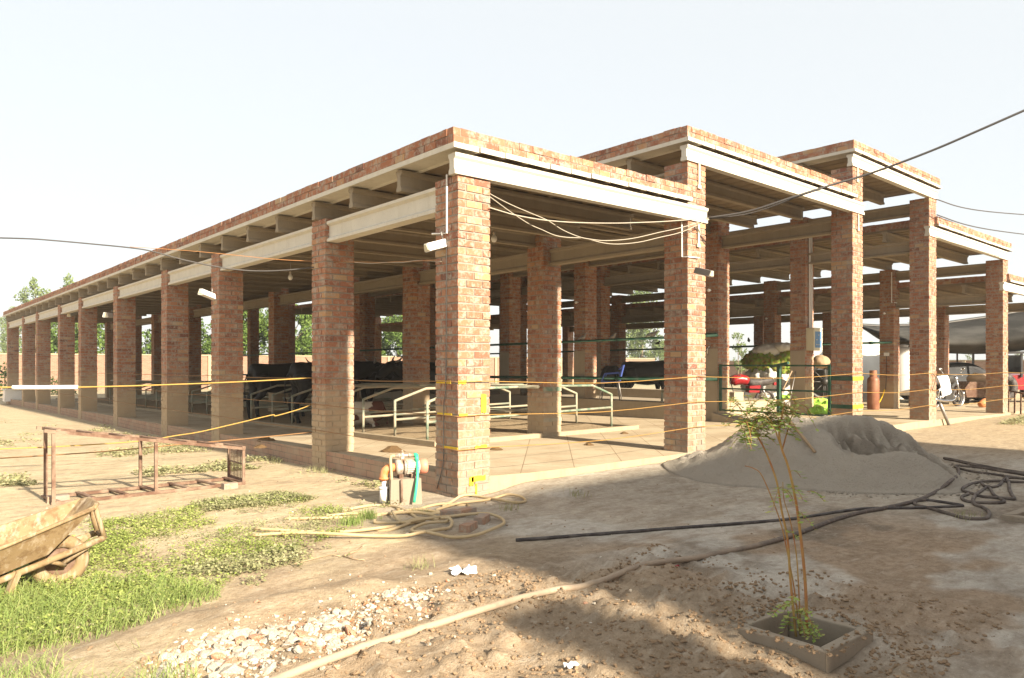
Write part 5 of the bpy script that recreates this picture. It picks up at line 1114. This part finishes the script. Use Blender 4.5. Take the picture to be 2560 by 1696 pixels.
# ---------------------------------------------------------------- motorcycles
RX = Matrix.Rotation(math.pi/2, 4, 'X')
def motorbike(loc, rz, paint, label):
    e = empty('motorcycle', loc, label, 'motorcycle', None, rz)
    for x in (0, 1.25):
        mb = MB(); mb.torus((x,0,.29), .255, .042, (0,1,0), 28, 10); wv = mb.build('wheel', M['black'], e, world=False)
        mb = MB(); mb.torus((x,0,.29), .225, .014, (0,1,0), 24, 6); mb.lathe([(.05,-.06),(.06,-.05),(.06,.05),(.05,.06)], (x,0,.29), 12, M=RX)
        for k in range(14): a = k*6.283/14; mb.tube([(x,.03*(-1)**k,.29),(x+.22*math.cos(a),0,.29+.22*math.sin(a))], .003, 4)
        mb.build('rim', M['chrome'], wv, world=False)
    mb = MB(); mb.torus((0,0,.29), .32, .05, (0,1,0), 14, 8, a0=.6, a1=2.8); mb.torus((1.25,0,.29), .32, .045, (0,1,0), 14, 8, a0=.3, a1=2.6)
    mb.build('mudguard', M['chrome'], e, world=False)
    mb = MB(); mb.tube(smoothpts([(.50,0,.80),(.62,0,.845),(.80,0,.855),(.95,0,.80),(1.0,0,.75)], 4), [.10,.125,.135,.14,.14,.145,.15,.15,.15,.15,.145,.14,.13,.11,.09,.07,.05], 14); mb.build('tank', M[paint], e, world=False)
    mb = MB(); mb.tube(smoothpts([(-.22,0,.84),(0,0,.80),(.25,0,.77),(.52,0,.80)], 4), [.08,.10,.11,.115,.12,.12,.12,.12,.12,.12,.12,.11,.09], 12); mb.build('seat', M['black'], e, world=False)
    mb = MB(); mb.prism([(.22,.50),(.52,.50),(.50,.68),(.18,.70)], 'y', -.13, .13); mb.build('side_panel', M[paint], e, world=False)
    mb = MB(); mb.prism([(.42,.22),(.78,.20),(.86,.34),(.80,.52),(.48,.50)], 'y', -.11, .11)
    for k in range(5): mb.box(.62,-.12,.40+.035*k,.86,.12,.415+.035*k)
    mb.build('engine', M['darkmetal'], e, world=False)
    mb = MB(); mb.tube(smoothpts([(.80,-.08,.40),(.92,-.12,.30),(.70,-.16,.20),(.25,-.17,.20),(-.25,-.17,.27)], 4), [.022]*9+[.04]*8, 10); mb.build('exhaust', M['chrome'], e, world=False)
    mb = MB()
    for s_ in (-1, 1): mb.tube([(1.25,s_*.09,.29),(1.02,s_*.09,.88)], .022, 8); mb.tube([(.0,s_*.12,.30),(.16,s_*.13,.70)], .028, 10)
    mb.build('suspension', M['chrome'], e, world=False)
    mb = MB(); mb.tube(smoothpts([(.86,-.36,.96),(.96,-.22,1.0),(1.0,0,.94),(.96,.22,1.0),(.86,.36,.96)], 3), .013, 8)
    for s_ in (-1, 1): mb.tube([(.95,s_*.25,1.0),(.93,s_*.33,1.13)], .008, 6); mb.ell((.93,s_*.34,1.16), (.015,.06,.04))
    mb.build('handlebar', M['chrome'], e, world=False)
    mb = MB(); mb.lathe([(.04,-.10),(.09,-.02),(.095,.04),(.08,.05)], (1.10,0,.86), 16, M=Matrix.Rotation(math.pi/2,4,'Y')); mb.build('headlight', M['chrome'], e, world=False)
    mb = MB(); mb.box(-.32,-.05,.70,-.25,.05,.78); mb.build('tail_light', M['red'], e, world=False)
    mb = MB(); mb.tube([(.1,.1,.86),(-.2,.1,.90),(-.34,.08,.90),(-.34,-.08,.90),(-.2,-.1,.90),(.1,-.1,.86)], .01, 6); mb.build('rear_rack', M['chrome'], e, world=False)
    mb = MB(); mb.tube([(.02,0,.34),(.48,0,.34),(.85,0,.30),(1.0,0,.80),(.5,0,.76),(.1,0,.70)], .02, 7); mb.build('frame', M['darkmetal'], e, world=False)
    return e
left_ = math.atan2(CT, -ST)
p = at(1912, 1028, .07); motorbike((p.x, p.y, zf(p.x,p.y)), left_+.12, 'red', 'red motorcycle parked behind the green gate')
p = at(2352, 1024, .05); motorbike((p.x+.75, p.y+.45, .06), math.pi+left_+.5, 'darkmetal', 'dark motorcycle behind the hanging white cloth')

# ---------------------------------------------------------------- sacks and sheets
def blob(name, parts, mat, label, cat, vox=.05, disp=.06, scale=.5):
    mb = MB(); zs = []
    for c_, r_, rz in parts: mb.ell(c_, r_, Matrix.Rotation(rz,4,'Z'))
    o = solo(mb, name, M[mat], label, cat); rm = o.modifiers.new('r','REMESH'); rm.mode = 'VOXEL'; rm.voxel_size = vox; rm.use_smooth_shade = True
    tx = bpy.data.textures.new(name+'_folds', 'CLOUDS'); tx.noise_scale = scale; dm = o.modifiers.new('d','DISPLACE'); dm.texture = tx; dm.strength = disp; dm.mid_level = .5; dm.texture_coords = 'GLOBAL'
    t2 = bpy.data.textures.new(name+'_creases', 'CLOUDS'); t2.noise_scale = scale*.3; t2.noise_depth = 3; d2 = o.modifiers.new('e','DISPLACE'); d2.texture = t2; d2.strength = disp*.5; d2.texture_coords = 'GLOBAL'
    return o
def pd(x, y, f): return tuple(atd(x, y, f))
blob('sack', [(pd(1922,968,22.6),(.70,.6,.80),.3),(pd(1955,1000,22.3),(.6,.6,.55),.2),(pd(1895,965,22.9),(.5,.5,.55),0)], 'sackw', 'big slumped white sack heap under the green net bundle', 'sack', .05, .34, .3)
blob('net_bundle', [(pd(1918,905,22.6),(.72,.55,.36),left_),(pd(1885,903,22.8),(.35,.4,.26),0),(pd(1965,897,22.3),(.30,.45,.40),.3),(pd(1940,917,22.4),(.42,.4,.26),0)], 'sackg', 'green and brown netted bundle on top of the white sacks', 'bundle', .04, .30, .22)
blob('sack', [(pd(1930,877,22.5),(.62,.4,.22),left_+.1),(pd(1905,880,22.7),(.3,.3,.15),0)], 'sackw', 'empty white sacks folded on the green bundle', 'sack', .045, .12, .3)
blob('sack', [(pd(1962,869,22.2),(.34,.3,.16),left_)], 'sackw', 'small white sack at the top right of the bundle', 'sack', .04, .08, .25)
blob('plastic_sheet', [(pd(2062,1026,18.5),(.50,.42,.20),.3),(pd(2052,1016,18.7),(.22,.3,.2),.9),(pd(2074,1017,18.4),(.2,.16,.14),.2),(pd(2047,1032,18.3),(.35,.4,.1),0)], 'limecloth', 'crumpled lime green plastic sheet beside the third front pillar', 'sheet', .03, .20, .16)
blob('plastic_sheet', [(pd(1965,994,20.5),(.30,.3,.07),left_)], 'limecloth', 'small lime green plastic piece below the sacks', 'sheet', .03, .05, .2)
mb = MB(); mb.tube([atd(1970,1022,17.9), atd(1990,925,18.3)], .012, 6); solo(mb, 'stick', M['steel'], 'thin pale stick leaning by the control box pillar', 'stick')
mb = MB(); mb.tube([atd(1952,985,17.6), atd(1980,928,18)], .014, 6); solo(mb, 'stick', M['wood'], 'orange brown stick leaning behind the gate post', 'stick')
mb = MB(); ga_ = at(1992, 1030, .08)
for (x, y, r) in [(2055,958,.42)]:
    c0 = atd(2062, 955, 21.5); vq = Vector((ST,-CT,0)); mb.torus(c0, .50, .07, (CT*.9+.3, ST, .1), 26, 8); 
    for k in range(8): a = k*.785; u1 = vq; mb.tube([c0, c0+(u1*math.cos(a)+Vector((0,0,1))*math.sin(a))*.48], .02, 5)
    mb.ell(c0, (.12,.12,.12))
    mb.box(c0.x+.1, c0.y+.1, .05, c0.x+1.1, c0.y+.9, c0.z+.35)
solo(mb, 'machine', M['darkmetal'], 'dark farm machine with a spoked wheel behind the third front pillar', 'machine')
c0 = atd(2052, 905, 21.0); blob('sack', [(tuple(c0),(.30,.25,.20),.4)], 'wood', 'brown sack lying on the dark farm machine', 'sack', .04, .06, .2)
# gas cylinder
p = at(2183, 1024, .06); e = empty('gas_cylinder', (p.x, p.y, zf(p.x,p.y)), 'rusty brown gas cylinder standing beside an inner pillar', 'gas cylinder')
mb = MB(); mb.lathe([(.155,0),(.155,.03),(.165,.05),(.165,.84),(.155,.90),(.11,.95),(.06,.965)], (0,0,0), 24); mb.build('body', M['cyl'], e, world=False)
mb = MB(); n = 20; vs = []; 
for z in (.95, 1.14):
    for r_ in (.10, .088):
        for k in range(n): a = .5+5.3*k/(n-1); vs.append((r_*math.cos(a), r_*math.sin(a), z))
fs = [(k,k+1,2*n+k+1,2*n+k) for k in range(n-1)]+[(n+k,3*n+k,3*n+k+1,n+k+1) for k in range(n-1)]+[(2*n+k,2*n+k+1,3*n+k+1,3*n+k) for k in range(n-1)]; mb.add(vs, fs)
mb.build('collar', M['cyl'], e, world=False); mb = MB(); mb.tube([(0,0,.96),(0,0,1.06)], .03, 10); mb.tube([(-.04,0,1.04),(.05,0,1.04)], .014, 8); mb.build('valve', M['pump'], e, world=False)
# water tank
p = atd(2258, 1000, 23.2); e = empty('water_tank', (p.x, p.y, zf(p.x,p.y)), 'tall white cylindrical water tank on a low metal stand', 'tank')
mb = MB(); mb.lathe([(.30,.34),(.42,.36),(.43,.42),(.43,1.75),(.41,1.82),(.20,1.86)], (0,0,0), 28); mb.lathe([(.14,1.86),(.15,1.93),(.05,1.95)], (0,0,0), 16); mb.build('drum', M['white'], e, world=False)
for x, y in ((-.3,-.3),(.3,-.3),(-.3,.3),(.3,.3)): mb = MB(); mb.bar((x,y,0),(x,y,.33),.04,.04); mb.build('leg', M['rust'], e, world=False)
# white cloth on the rope
q0 = atY(2344, 941, -.03); q1 = atY(2367, 939, -.03); n = 9; mb = MB(); vs = []
cn = [atY(2343,941,-.035), atY(2368,939,-.035), atY(2384,981,-.05), atY(2357,996,-.07)]
for i in range(n):
    for j in range(n):
        u, v_ = i/(n-1), j/(n-1); pp = (cn[0]*(1-u)+cn[1]*u)*(1-v_)+(cn[3]*(1-u)+cn[2]*u)*v_; pp = pp+Vector((0,-.02*math.sin(u*9+v_*2)-.015*math.sin(v_*5),0)); vs.append(tuple(pp))
mb.add(vs, [(i*n+j,(i+1)*n+j,(i+1)*n+j+1,i*n+j+1) for i in range(n-1) for j in range(n-1)], smooth=True)
o = solo(mb, 'cloth', M['whitecloth'], 'bright white cloth hanging from the top rope beside the tall right pillar', 'cloth'); so = o.modifiers.new('s','SOLIDIFY'); so.thickness = .012
q = atY(2341, 941, -.04); line('stick', [q+Vector((.22,0,-.62)), q+Vector((.62,-.05,-1.12))], .035, 'steel', 'grey pipe leaning below the white cloth', 'pipe')
line('twig', [atY(2332,934,-.03), atY(2339,943,-.05), atY(2338,955,-.05), atY(2331,976,-.04)], .012, 'bark', 'dark twig tied at the end of the cloth rope', 'twig')
# white tarp mound and black shade net
p = atd(2100, 960, 33); mb = MB(); n = 40; prof = [(3.6,-.2),(3.3,.5),(2.7,1.3),(1.9,2.1),(.9,2.8),(.05,3.1)]; vs = []
for r_, z in prof:
    for k in range(n): a = 6.283*k/n; w_ = 1+.09*math.sin(a*7+z)+.05*math.sin(a*13); vs.append((p.x+r_*w_*math.cos(a), p.y+r_*w_*math.sin(a), z))
L = len(prof); mb.add(vs, [(i*n+k,i*n+(k+1)%n,(i+1)*n+(k+1)%n,(i+1)*n+k) for i in range(L-1) for k in range(n)]+[tuple((L-1)*n+k for k in range(n))], smooth=True)
solo(mb, 'tarp_heap', M['tarpw'], 'large heap under a white tarpaulin behind the third front pillar', 'tarpaulin')
top = [(2120,806),(2160,815),(2200,817),(2276,815),(2372,808),(2465,795),(2560,779),(2680,755)]; bot = [(2121,812),(2162,822),(2198,856),(2276,880),(2371,886),(2465,889),(2560,878),(2680,865)]
e = empty('shade_net', tuple(at(2440, 1000, 0)), 'black shade net canopy stretched at the far right of the shed', 'canopy'); mb = MB(); m = 8; vs = []
for (a, b) in zip(top, bot):
    A0 = atd(a[0], a[1], 29); B0 = atd(b[0], b[1], 26)
    for j in range(m): v_ = j/(m-1); vs.append(tuple(atd(a[0]+(b[0]-a[0])*v_, a[1]+(b[1]-a[1])*v_, 29-3.4*math.sin(math.pi*min(1, v_*1.0)*.80)-.6*v_)))
mb.add(vs, [(i*m+j,(i+1)*m+j,(i+1)*m+j+1,i*m+j+1) for i in range(len(top)-1) for j in range(m-1)], smooth=True); o = mb.build('net', M['net'], e); so = o.modifiers.new('s','SOLIDIFY'); so.thickness = .03; sb = o.modifiers.new('u','SUBSURF'); sb.levels = sb.render_levels = 2
mb = MB(); mb.tube([Vector(v) for v in [atd(a[0],a[1]-1,29) for a in top]], .07, 6); mb.build('hem', M['darkmetal'], e)
for x in (2393, 2640): b_ = atd(x, 960, 28); mb = MB(); mb.tube([(b_.x,b_.y,-.1),(b_.x,b_.y,2.6)], .03, 6); mb.build('pole', M['rust'], e)
# covered car, engine, tractor, railing at the right
def car_mb(L, W, prof):
    mb = MB(); vs = []; n = len(prof)
    for y, k in ((-W/2,.96),(-W/2*.98,1.0),(W/2*.98,1.0),(W/2,.96)):
        for x, z in prof: vs.append((x*k, y if z < .8 else y*.82, z*k+.0))
    fs = [tuple(range(n)), tuple(range(4*n-1,3*n-1,-1))]+[(r*n+k,(r+1)*n+k,(r+1)*n+(k+1)%n,r*n+(k+1)%n) for r in range(3) for k in range(n)]
    return mb.add(vs, fs, smooth=True)
cprof = [(-2.0,.10),(-2.1,.55),(-2.0,.85),(-1.5,.95),(-1.05,1.38),(-.5,1.46),(.4,1.44),(.95,1.05),(1.6,.93),(2.0,.80),(2.05,.4),(1.95,.10)]
p = atd(2400, 1000, 27); e = empty('covered_car', (p.x+.2, p.y+.3, .0), 'parked car under a dark grey cloth cover', 'car', rz=left_+math.pi+.1); o = car_mb(4.1,1.75,cprof).build('cover', M['coverg'], e, world=False)
sb = o.modifiers.new('u','SUBSURF'); sb.levels = sb.render_levels = 2; tx = bpy.data.textures.new('car_folds','CLOUDS'); tx.noise_scale = .5; dm = o.modifiers.new('d','DISPLACE'); dm.texture = tx; dm.strength = .12
for x in (-1.3, 1.3):
    for s_ in (-1, 1): mb = MB(); mb.torus((x,s_*.78,.31), .22, .09, (0,1,0), 18, 8); mb.ell((x,s_*.78,.31), (.16,.06,.16)); mb.build('wheel', M['black'], e, world=False)
p = at(2445, 1012, .06); e = empty('engine', (p.x, p.y, .06), 'orange topped old engine on wheels with a large flywheel', 'engine', rz=left_)
mb = MB(); mb.prism([(-.55,.25),(.55,.25),(.60,.55),(.45,.75),(-.5,.75)], 'y', -.3, .3); mb.build('block', M['rust'], e, world=False)
mb = MB(); mb.tube([(-.35,0,.78),(.1,0,.86),(.3,0,.80)], [.16,.19,.12], 12); mb.build('hood', M['wood'], e, world=False)
mb = MB(); mb.torus((-.35,-.42,.52), .26, .06, (0.15,1,0), 24, 8); mb.torus((-.35,-.42,.52), .12, .06, (.15,1,0), 16, 8); mb.build('flywheel', M['darkmetal'], e, world=False)
for x in (-.4, .4): mb = MB(); mb.torus((x,.0,.16), .11, .05, (0,1,0), 16, 8); mb.bar((x,-.25,.16),(x,.25,.16),.06,.06); mb.build('wheel', M['black'], e, world=False)
mb = MB(); mb.tube([(-.75,-.4,.55),(-1.2,-.4,.55)], .05, 8); mb.tube([(-.75,-.4,.0),(-.75,-.4,.55)], .05, 8); mb.build('stand', M['red'], e, world=False)
p = at(2452, 1021, .04); mb = MB(); mb.lathe([(.09,0),(.13,.3),(.15,.42),(.14,.43)], (p.x,p.y,.16), 16, M=Matrix.Rotation(math.pi/2*.97,4,'Y')); solo(mb, 'bucket', M['orange'], 'orange bucket lying on its side beside the fourth front pillar', 'bucket')
# tractor at the right edge
p = at(2600, 1010, .0); e = empty('tractor', (p.x+1.0, p.y+1.0, .0), 'dark red tractor with a windscreen at the right edge', 'tractor', rz=left_+math.pi)
mb = MB(); mb.prism([(-1.4,.45),(1.3,.45),(1.35,.95),(.2,1.02),(-.5,.95),(-1.4,1.0)], 'y', -.45, .45); mb.build('hood', M['red'], e, world=False)
mb = MB()
for x in (-1.2,-.1):
    for s_ in (-1,1): mb.bar((x,s_*.5,.9),(x,s_*.5,1.75),.06,.06)
mb.box(-1.35,-.6,1.752,.05,.6,1.83); mb.build('canopy', M['carblack'], e, world=False); mb = MB(); mb.box(-.12,-.46,1.05,-.08,.46,1.70); mb.build('windscreen', M['glass'], e, world=False)
for x, r_ in ((-.9,.55),(1.0,.36)):
    for s_ in (-1,1): mb = MB(); mb.torus((x,s_*.65,r_), r_*.72, r_*.27, (0,1,0), 24, 10); mb.ell((x,s_*.65,r_), (r_*.5,.08,r_*.5)); mb.build('wheel', M['black'], e, world=False)
p0 = at(2521, 1033, .02); p1 = at(2600, 1040, 0.0); e = empty('railing', p0, 'rusty steel railing with slanted bars at the right edge', 'railing'); dd = (p1-p0)
mb = MB(); mb.tube([p0+Vector((0,0,.62)), p0+dd+Vector((0,0,.52))], .025, 7); mb.build('top_rail', M['rust'], e)
for k in range(6): q = p0+dd*(k/5); mb = MB(); mb.bar(q, q+Vector((.03,0,.62-.02*k)), .035,.035); mb.build('bar', M['rust'], e)

# ---------------------------------------------------------------- boundary walls
def bwall_mat():
    t = NT('boundary_brick', .95, .08); w = t.coord('world'); s_ = t.N('ShaderNodeSeparateXYZ'); t.L(w, s_.inputs[0]); cb = t.N('ShaderNodeCombineXYZ')
    t.L(t.math('ADD', s_.outputs[0], s_.outputs[1]), cb.inputs[0]); t.L(s_.outputs[2], cb.inputs[1]); bt = t.N('ShaderNodeTexBrick'); t.L(cb.outputs[0], bt.inputs[0]); bt.inputs['Scale'].default_value = 1
    bt.inputs['Brick Width'].default_value = .23; bt.inputs['Row Height'].default_value = .083; bt.inputs['Mortar Size'].default_value = .008
    bt.inputs['Color1'].default_value = (.24,.12,.08,1); bt.inputs['Color2'].default_value = (.30,.17,.115,1); bt.inputs['Mortar'].default_value = (.30,.235,.18,1)
    c = t.mix(t.ramp(t.noise(w, .5, 6, .7), [(.45, 0.), (.75, .5)]), bt.outputs[0], (.30,.18,.11)); t.color(c); return t.m
M['bwall'] = bwall_mat()
def bwall(p, q, z1, label, step=3.2):
    p = Vector(p); q = Vector(q); e = empty('boundary_wall', (p+q)/2, label, 'wall'); d = q-p; L = d.length; z0 = -.9
    mb = MB(); mb.bar(p+Vector((0,0,(z0+z1)/2)), q+Vector((0,0,(z0+z1)/2)), .23, z1-z0); mb.build('wall', M['bwall'], e)
    mb = MB(); mb.bar(p+Vector((0,0,z1+.05)), q+Vector((0,0,z1+.05)), .32, .10); mb.build('coping', M['curb'], e)
    for k in range(int(L/step)):
        if k < 30: c0 = p+d*(k/(L/step)); n_ = Vector((0,-1,0)) if abs(d.x) > abs(d.y) else Vector((-1,0,0)); mb = MB(); c0 = c0+n_*.15; mb.box(c0.x-.12,c0.y-.12,z0,c0.x+.12,c0.y+.12,z1+.03); mb.build('pier', M['curb'], e)
bwall((-30,52,0),(70,52,0),1.98,'long red brick boundary wall with pale piers behind the shed')
bwall((64,51,0),(64,-8,0),1.6,'red brick boundary wall across the far right',4)
p = at(35, 1003, -.33); mb = MB(); mb.box(-.4,-.35,0,.4,.35,.5,taper=.03); mb.box(-.42,-.37,.502,.42,.37,.54); o = solo(mb,'water_trough',M['white'],'white box shaped trough beside the farthest side pillars','trough',loc=(0,0,0)); o.location = (p.x, p.y, -.33)
p = at(36, 985, -.4); e = empty('gate', (p.x, p.y, -.4), 'small rusty gate by the farthest side pillar', 'gate', rz=.3)
for x in (-.5,0,.5): mb = MB(); mb.bar((x,0,0),(x,0,1.3),.06,.06); mb.build('upright', M['rust'], e, world=False)
for z in (.1,1.28): mb = MB(); mb.bar((-.55,0,z),(.55,0,z),.06,.06); mb.build('rail', M['rust'], e, world=False)

# ---------------------------------------------------------------- trees
def crown_arr(blobs, per, size, seed, vert=.0):
    g_ = np.random.default_rng(seed); Vs = []; T = []
    for (c_, r_) in blobs:
        n = int(per*(r_[0]*r_[1]+r_[2]*r_[0])/1.0)+6; u = nrm(g_.normal(size=(n,3))); rad = (.45+.6*g_.random((n,1))**.7); P = np.array(c_)+u*np.array(r_)*rad
        d = nrm(g_.normal(size=(n,3))+np.array([0,0,vert])); b = nrm(np.cross(d, nrm(g_.normal(size=(n,3))))); s_ = size*(.6+.8*g_.random(n))[:,None]
        Vs.append(np.stack([P-d*s_, P+b*s_*.6, P+d*s_, P-b*s_*.6], 1)); T.append(np.clip(g_.normal(.45,.2,n)+g_.normal(0,.12), 0, 1))
    return np.concatenate(Vs), np.concatenate(T)
def make_tree(kind, seed):
    q = random.Random(seed); blobs = []; tk = MB()
    if kind == 'broad':
        H = 7.5; tk.tube([(0,0,-.3),(.05,.05,1.5),(0,.1,3.2),(.1,0,5.4)], [.2,.16,.13,.05], 8)
        for k in range(46):
            z = q.uniform(1.0, H); w_ = 2.5*math.sin(math.pi*min(1,max(.06,(z-.2)/(H+.6))))**.7; a = q.uniform(0,6.28); rr = w_*math.sqrt(q.random())*.95; c_ = (rr*math.cos(a), rr*math.sin(a), z); blobs.append((c_, (q.uniform(.45,.95),q.uniform(.45,.95),q.uniform(.4,.8))))
            if k % 4 == 0: tk.tube([(0,0.05,max(.8,z*.6)),(c_[0]*.6,c_[1]*.6,z*.9),c_], [.06,.04,.015], 5)
        V, T = crown_arr(blobs, 170, .13, seed); mat = 'leaf'
    elif kind == 'spire':
        H = 8.5; tk.tube([(0,0,-.3),(.05,.02,3),(0,.05,8)], [.13,.10,.02], 7)
        for k in range(30):
            z = q.uniform(2.0, H); w_ = 1.15*(1-((z-2)/(H-1.6)))**.55+.12; a = q.uniform(0,6.28); c_ = (w_*q.random()*math.cos(a), w_*q.random()*math.sin(a), z); blobs.append((c_, (q.uniform(.25,.5),q.uniform(.25,.5),q.uniform(.35,.6))))
            if k % 3 == 0: tk.tube([(0,0,z*.85),c_], [.04,.012], 5)
        V, T = crown_arr(blobs, 95, .12, seed); mat = 'leafpale'
    elif kind == 'poplar':
        H = 12; tk.tube([(0,0,-.3),(0,0,5),(0,.1,11)], [.3,.2,.04], 8)
        for k in range(90):
            z = q.uniform(.8, H); w_ = 2.9*math.sin(math.pi*min(.98,(z+2.2)/(H+3.5)))**.8; a = q.uniform(0,6.28); rr = w_*math.sqrt(q.random()); blobs.append(((rr*math.cos(a), rr*math.sin(a), z), (q.uniform(.5,.9),q.uniform(.5,.9),q.uniform(.7,1.2))))
        V, T = crown_arr(blobs, 90, .17, seed, .8); mat = 'leafpale'
    elif kind == 'young':
        H = 4.2; tk.tube([(0,0,-.3),(.04,0,2),(0,.05,4)], [.05,.035,.01], 6)
        for k in range(12):
            z = q.uniform(1.2, H); a = q.uniform(0,6.28); rr = .5*q.random(); c_ = (rr*math.cos(a), rr*math.sin(a), z); blobs.append((c_, (.28,.28,.25))); tk.tube([(0,0,z*.8),c_], [.015,.006], 4)
        V, T = crown_arr(blobs, 140, .10, seed); mat = 'leafpale'
    else:
        H = 2.2
        tk.tube([(0,0,-.3),(0,0,1.2)], [.06,.03], 6)
        for k in range(22): a = q.uniform(0,6.28); rr = 1.1*math.sqrt(q.random()); blobs.append(((rr*math.cos(a), rr*math.sin(a), q.uniform(.2,1.7)), (.45,.45,.4)))
        V, T = crown_arr(blobs, 70, .10, seed); mat = 'hedge'
    return quads('crown', V, M[mat], T), tk.mesh('trunk', M['bark'])
TM = {k: [make_tree(k, 10*n+len(k)) for n in range(3 if k in ('broad','spire') else 2 if k == 'young' else 1)] for k in ('broad','spire','poplar','young','shrub')}
def tree(kind, x, y, s_, label, group=None, v=None, zs=1.0):
    cr_, tr_ = R_.choice(TM[kind]); e = empty('shrub' if kind == 'shrub' else 'tree', (x, y, -.5), label, 'shrub' if kind == 'shrub' else 'tree', group, R_.uniform(0,6.28)); e.scale = (s_, s_, s_*zs)
    for nm, me_ in (('trunk', tr_), ('crown', cr_)): o = bpy.data.objects.new(nm, me_); COL.objects.link(o); o.parent = e
gt = 'broadleaf trees behind the far boundary wall'
for k in range(19):
    x = -9+3.15*k+R_.uniform(-.5,.5)
    if x > 47 or k < 5: continue
    tree('broad', x, 56+R_.uniform(-.8,2.5), R_.uniform(.82,1.0), 'dense green tree behind the far wall, %s from the left end' % (ORD[k] if k else 'first'), gt)
for n, (px, top_) in enumerate([(20,790),(62,728),(90,706),(118,735),(172,700),(35,770),(8,800)]):
    fw = 74+n; p = atd(px, 900, fw); H = 1.9-.0+(Y0-top_)*fw/FPX; tree('spire', p.x, p.y, H/8.5, ['pale spire tree seen left of the shed beside the tall ones', 'tallest bushy spire tree above the shed roof at far left', 'pointed spire tree above the roof, right of the tallest', 'low spire tree top just showing above the roof', 'lone spire tree top rising above the roof line', 'pale spire tree behind the farthest side pillar', 'pale spire tree cut by the left edge'][n], 'pale trees at the far left')
p = atd(1604, 900, 96); tree('poplar', p.x, p.y, .95, 'big oval poplar seen through the gap beside the second front pillar')
p = atd(1648, 900, 150); tree('broad', p.x, p.y, .85, 'small hazy round tree to the right of the poplar')
for n, (px, top_, fw) in enumerate([(1853,862,60),(1846,835,64),(2293,795,45),(2480,880,80),(2540,865,75),(1700,860,80),(2420,880,90)]):
    p = atd(px, 900, fw); H = 1.9+(Y0-top_)*fw/FPX; tree('young', p.x, p.y, H/4.2, ['young tree seen left of the sack heap', 'taller thin young tree above the sack heap', 'young tree top above the black net', 'young tree beyond the covered car', 'young tree at the far right edge', 'thin young tree right of the second front pillar', 'hazy young tree under the black net'][n])
p = at(-10, 990, -.45); tree('shrub', p.x-.6, p.y+1, 1.15, 'dark green shrub at the left edge beside the far end of the shed')
p = atd(150, 900, 44); tree('shrub', p.x, p.y, .7, 'small dark shrub under the shed near the far wall')

# ---------------------------------------------------------------- air
mb = MB(); mb.box(-120, -60, -2.6, 200, 190, 13.5)
m_ = bpy.data.materials.new('haze_air'); m_.use_nodes = True; nt_ = m_.node_tree; nt_.nodes.remove(nt_.nodes['Principled BSDF'])
pv = nt_.nodes.new('ShaderNodeVolumePrincipled'); pv.inputs['Color'].default_value = (.95,.93,.89,1); pv.inputs['Density'].default_value = .0009; pv.inputs['Anisotropy'].default_value = 0
nt_.links.new(pv.outputs[0], nt_.nodes['Material Output'].inputs['Volume'])
solo(mb, 'haze', m_, 'thin pale summer haze over the whole place', 'haze', None, 'stuff')
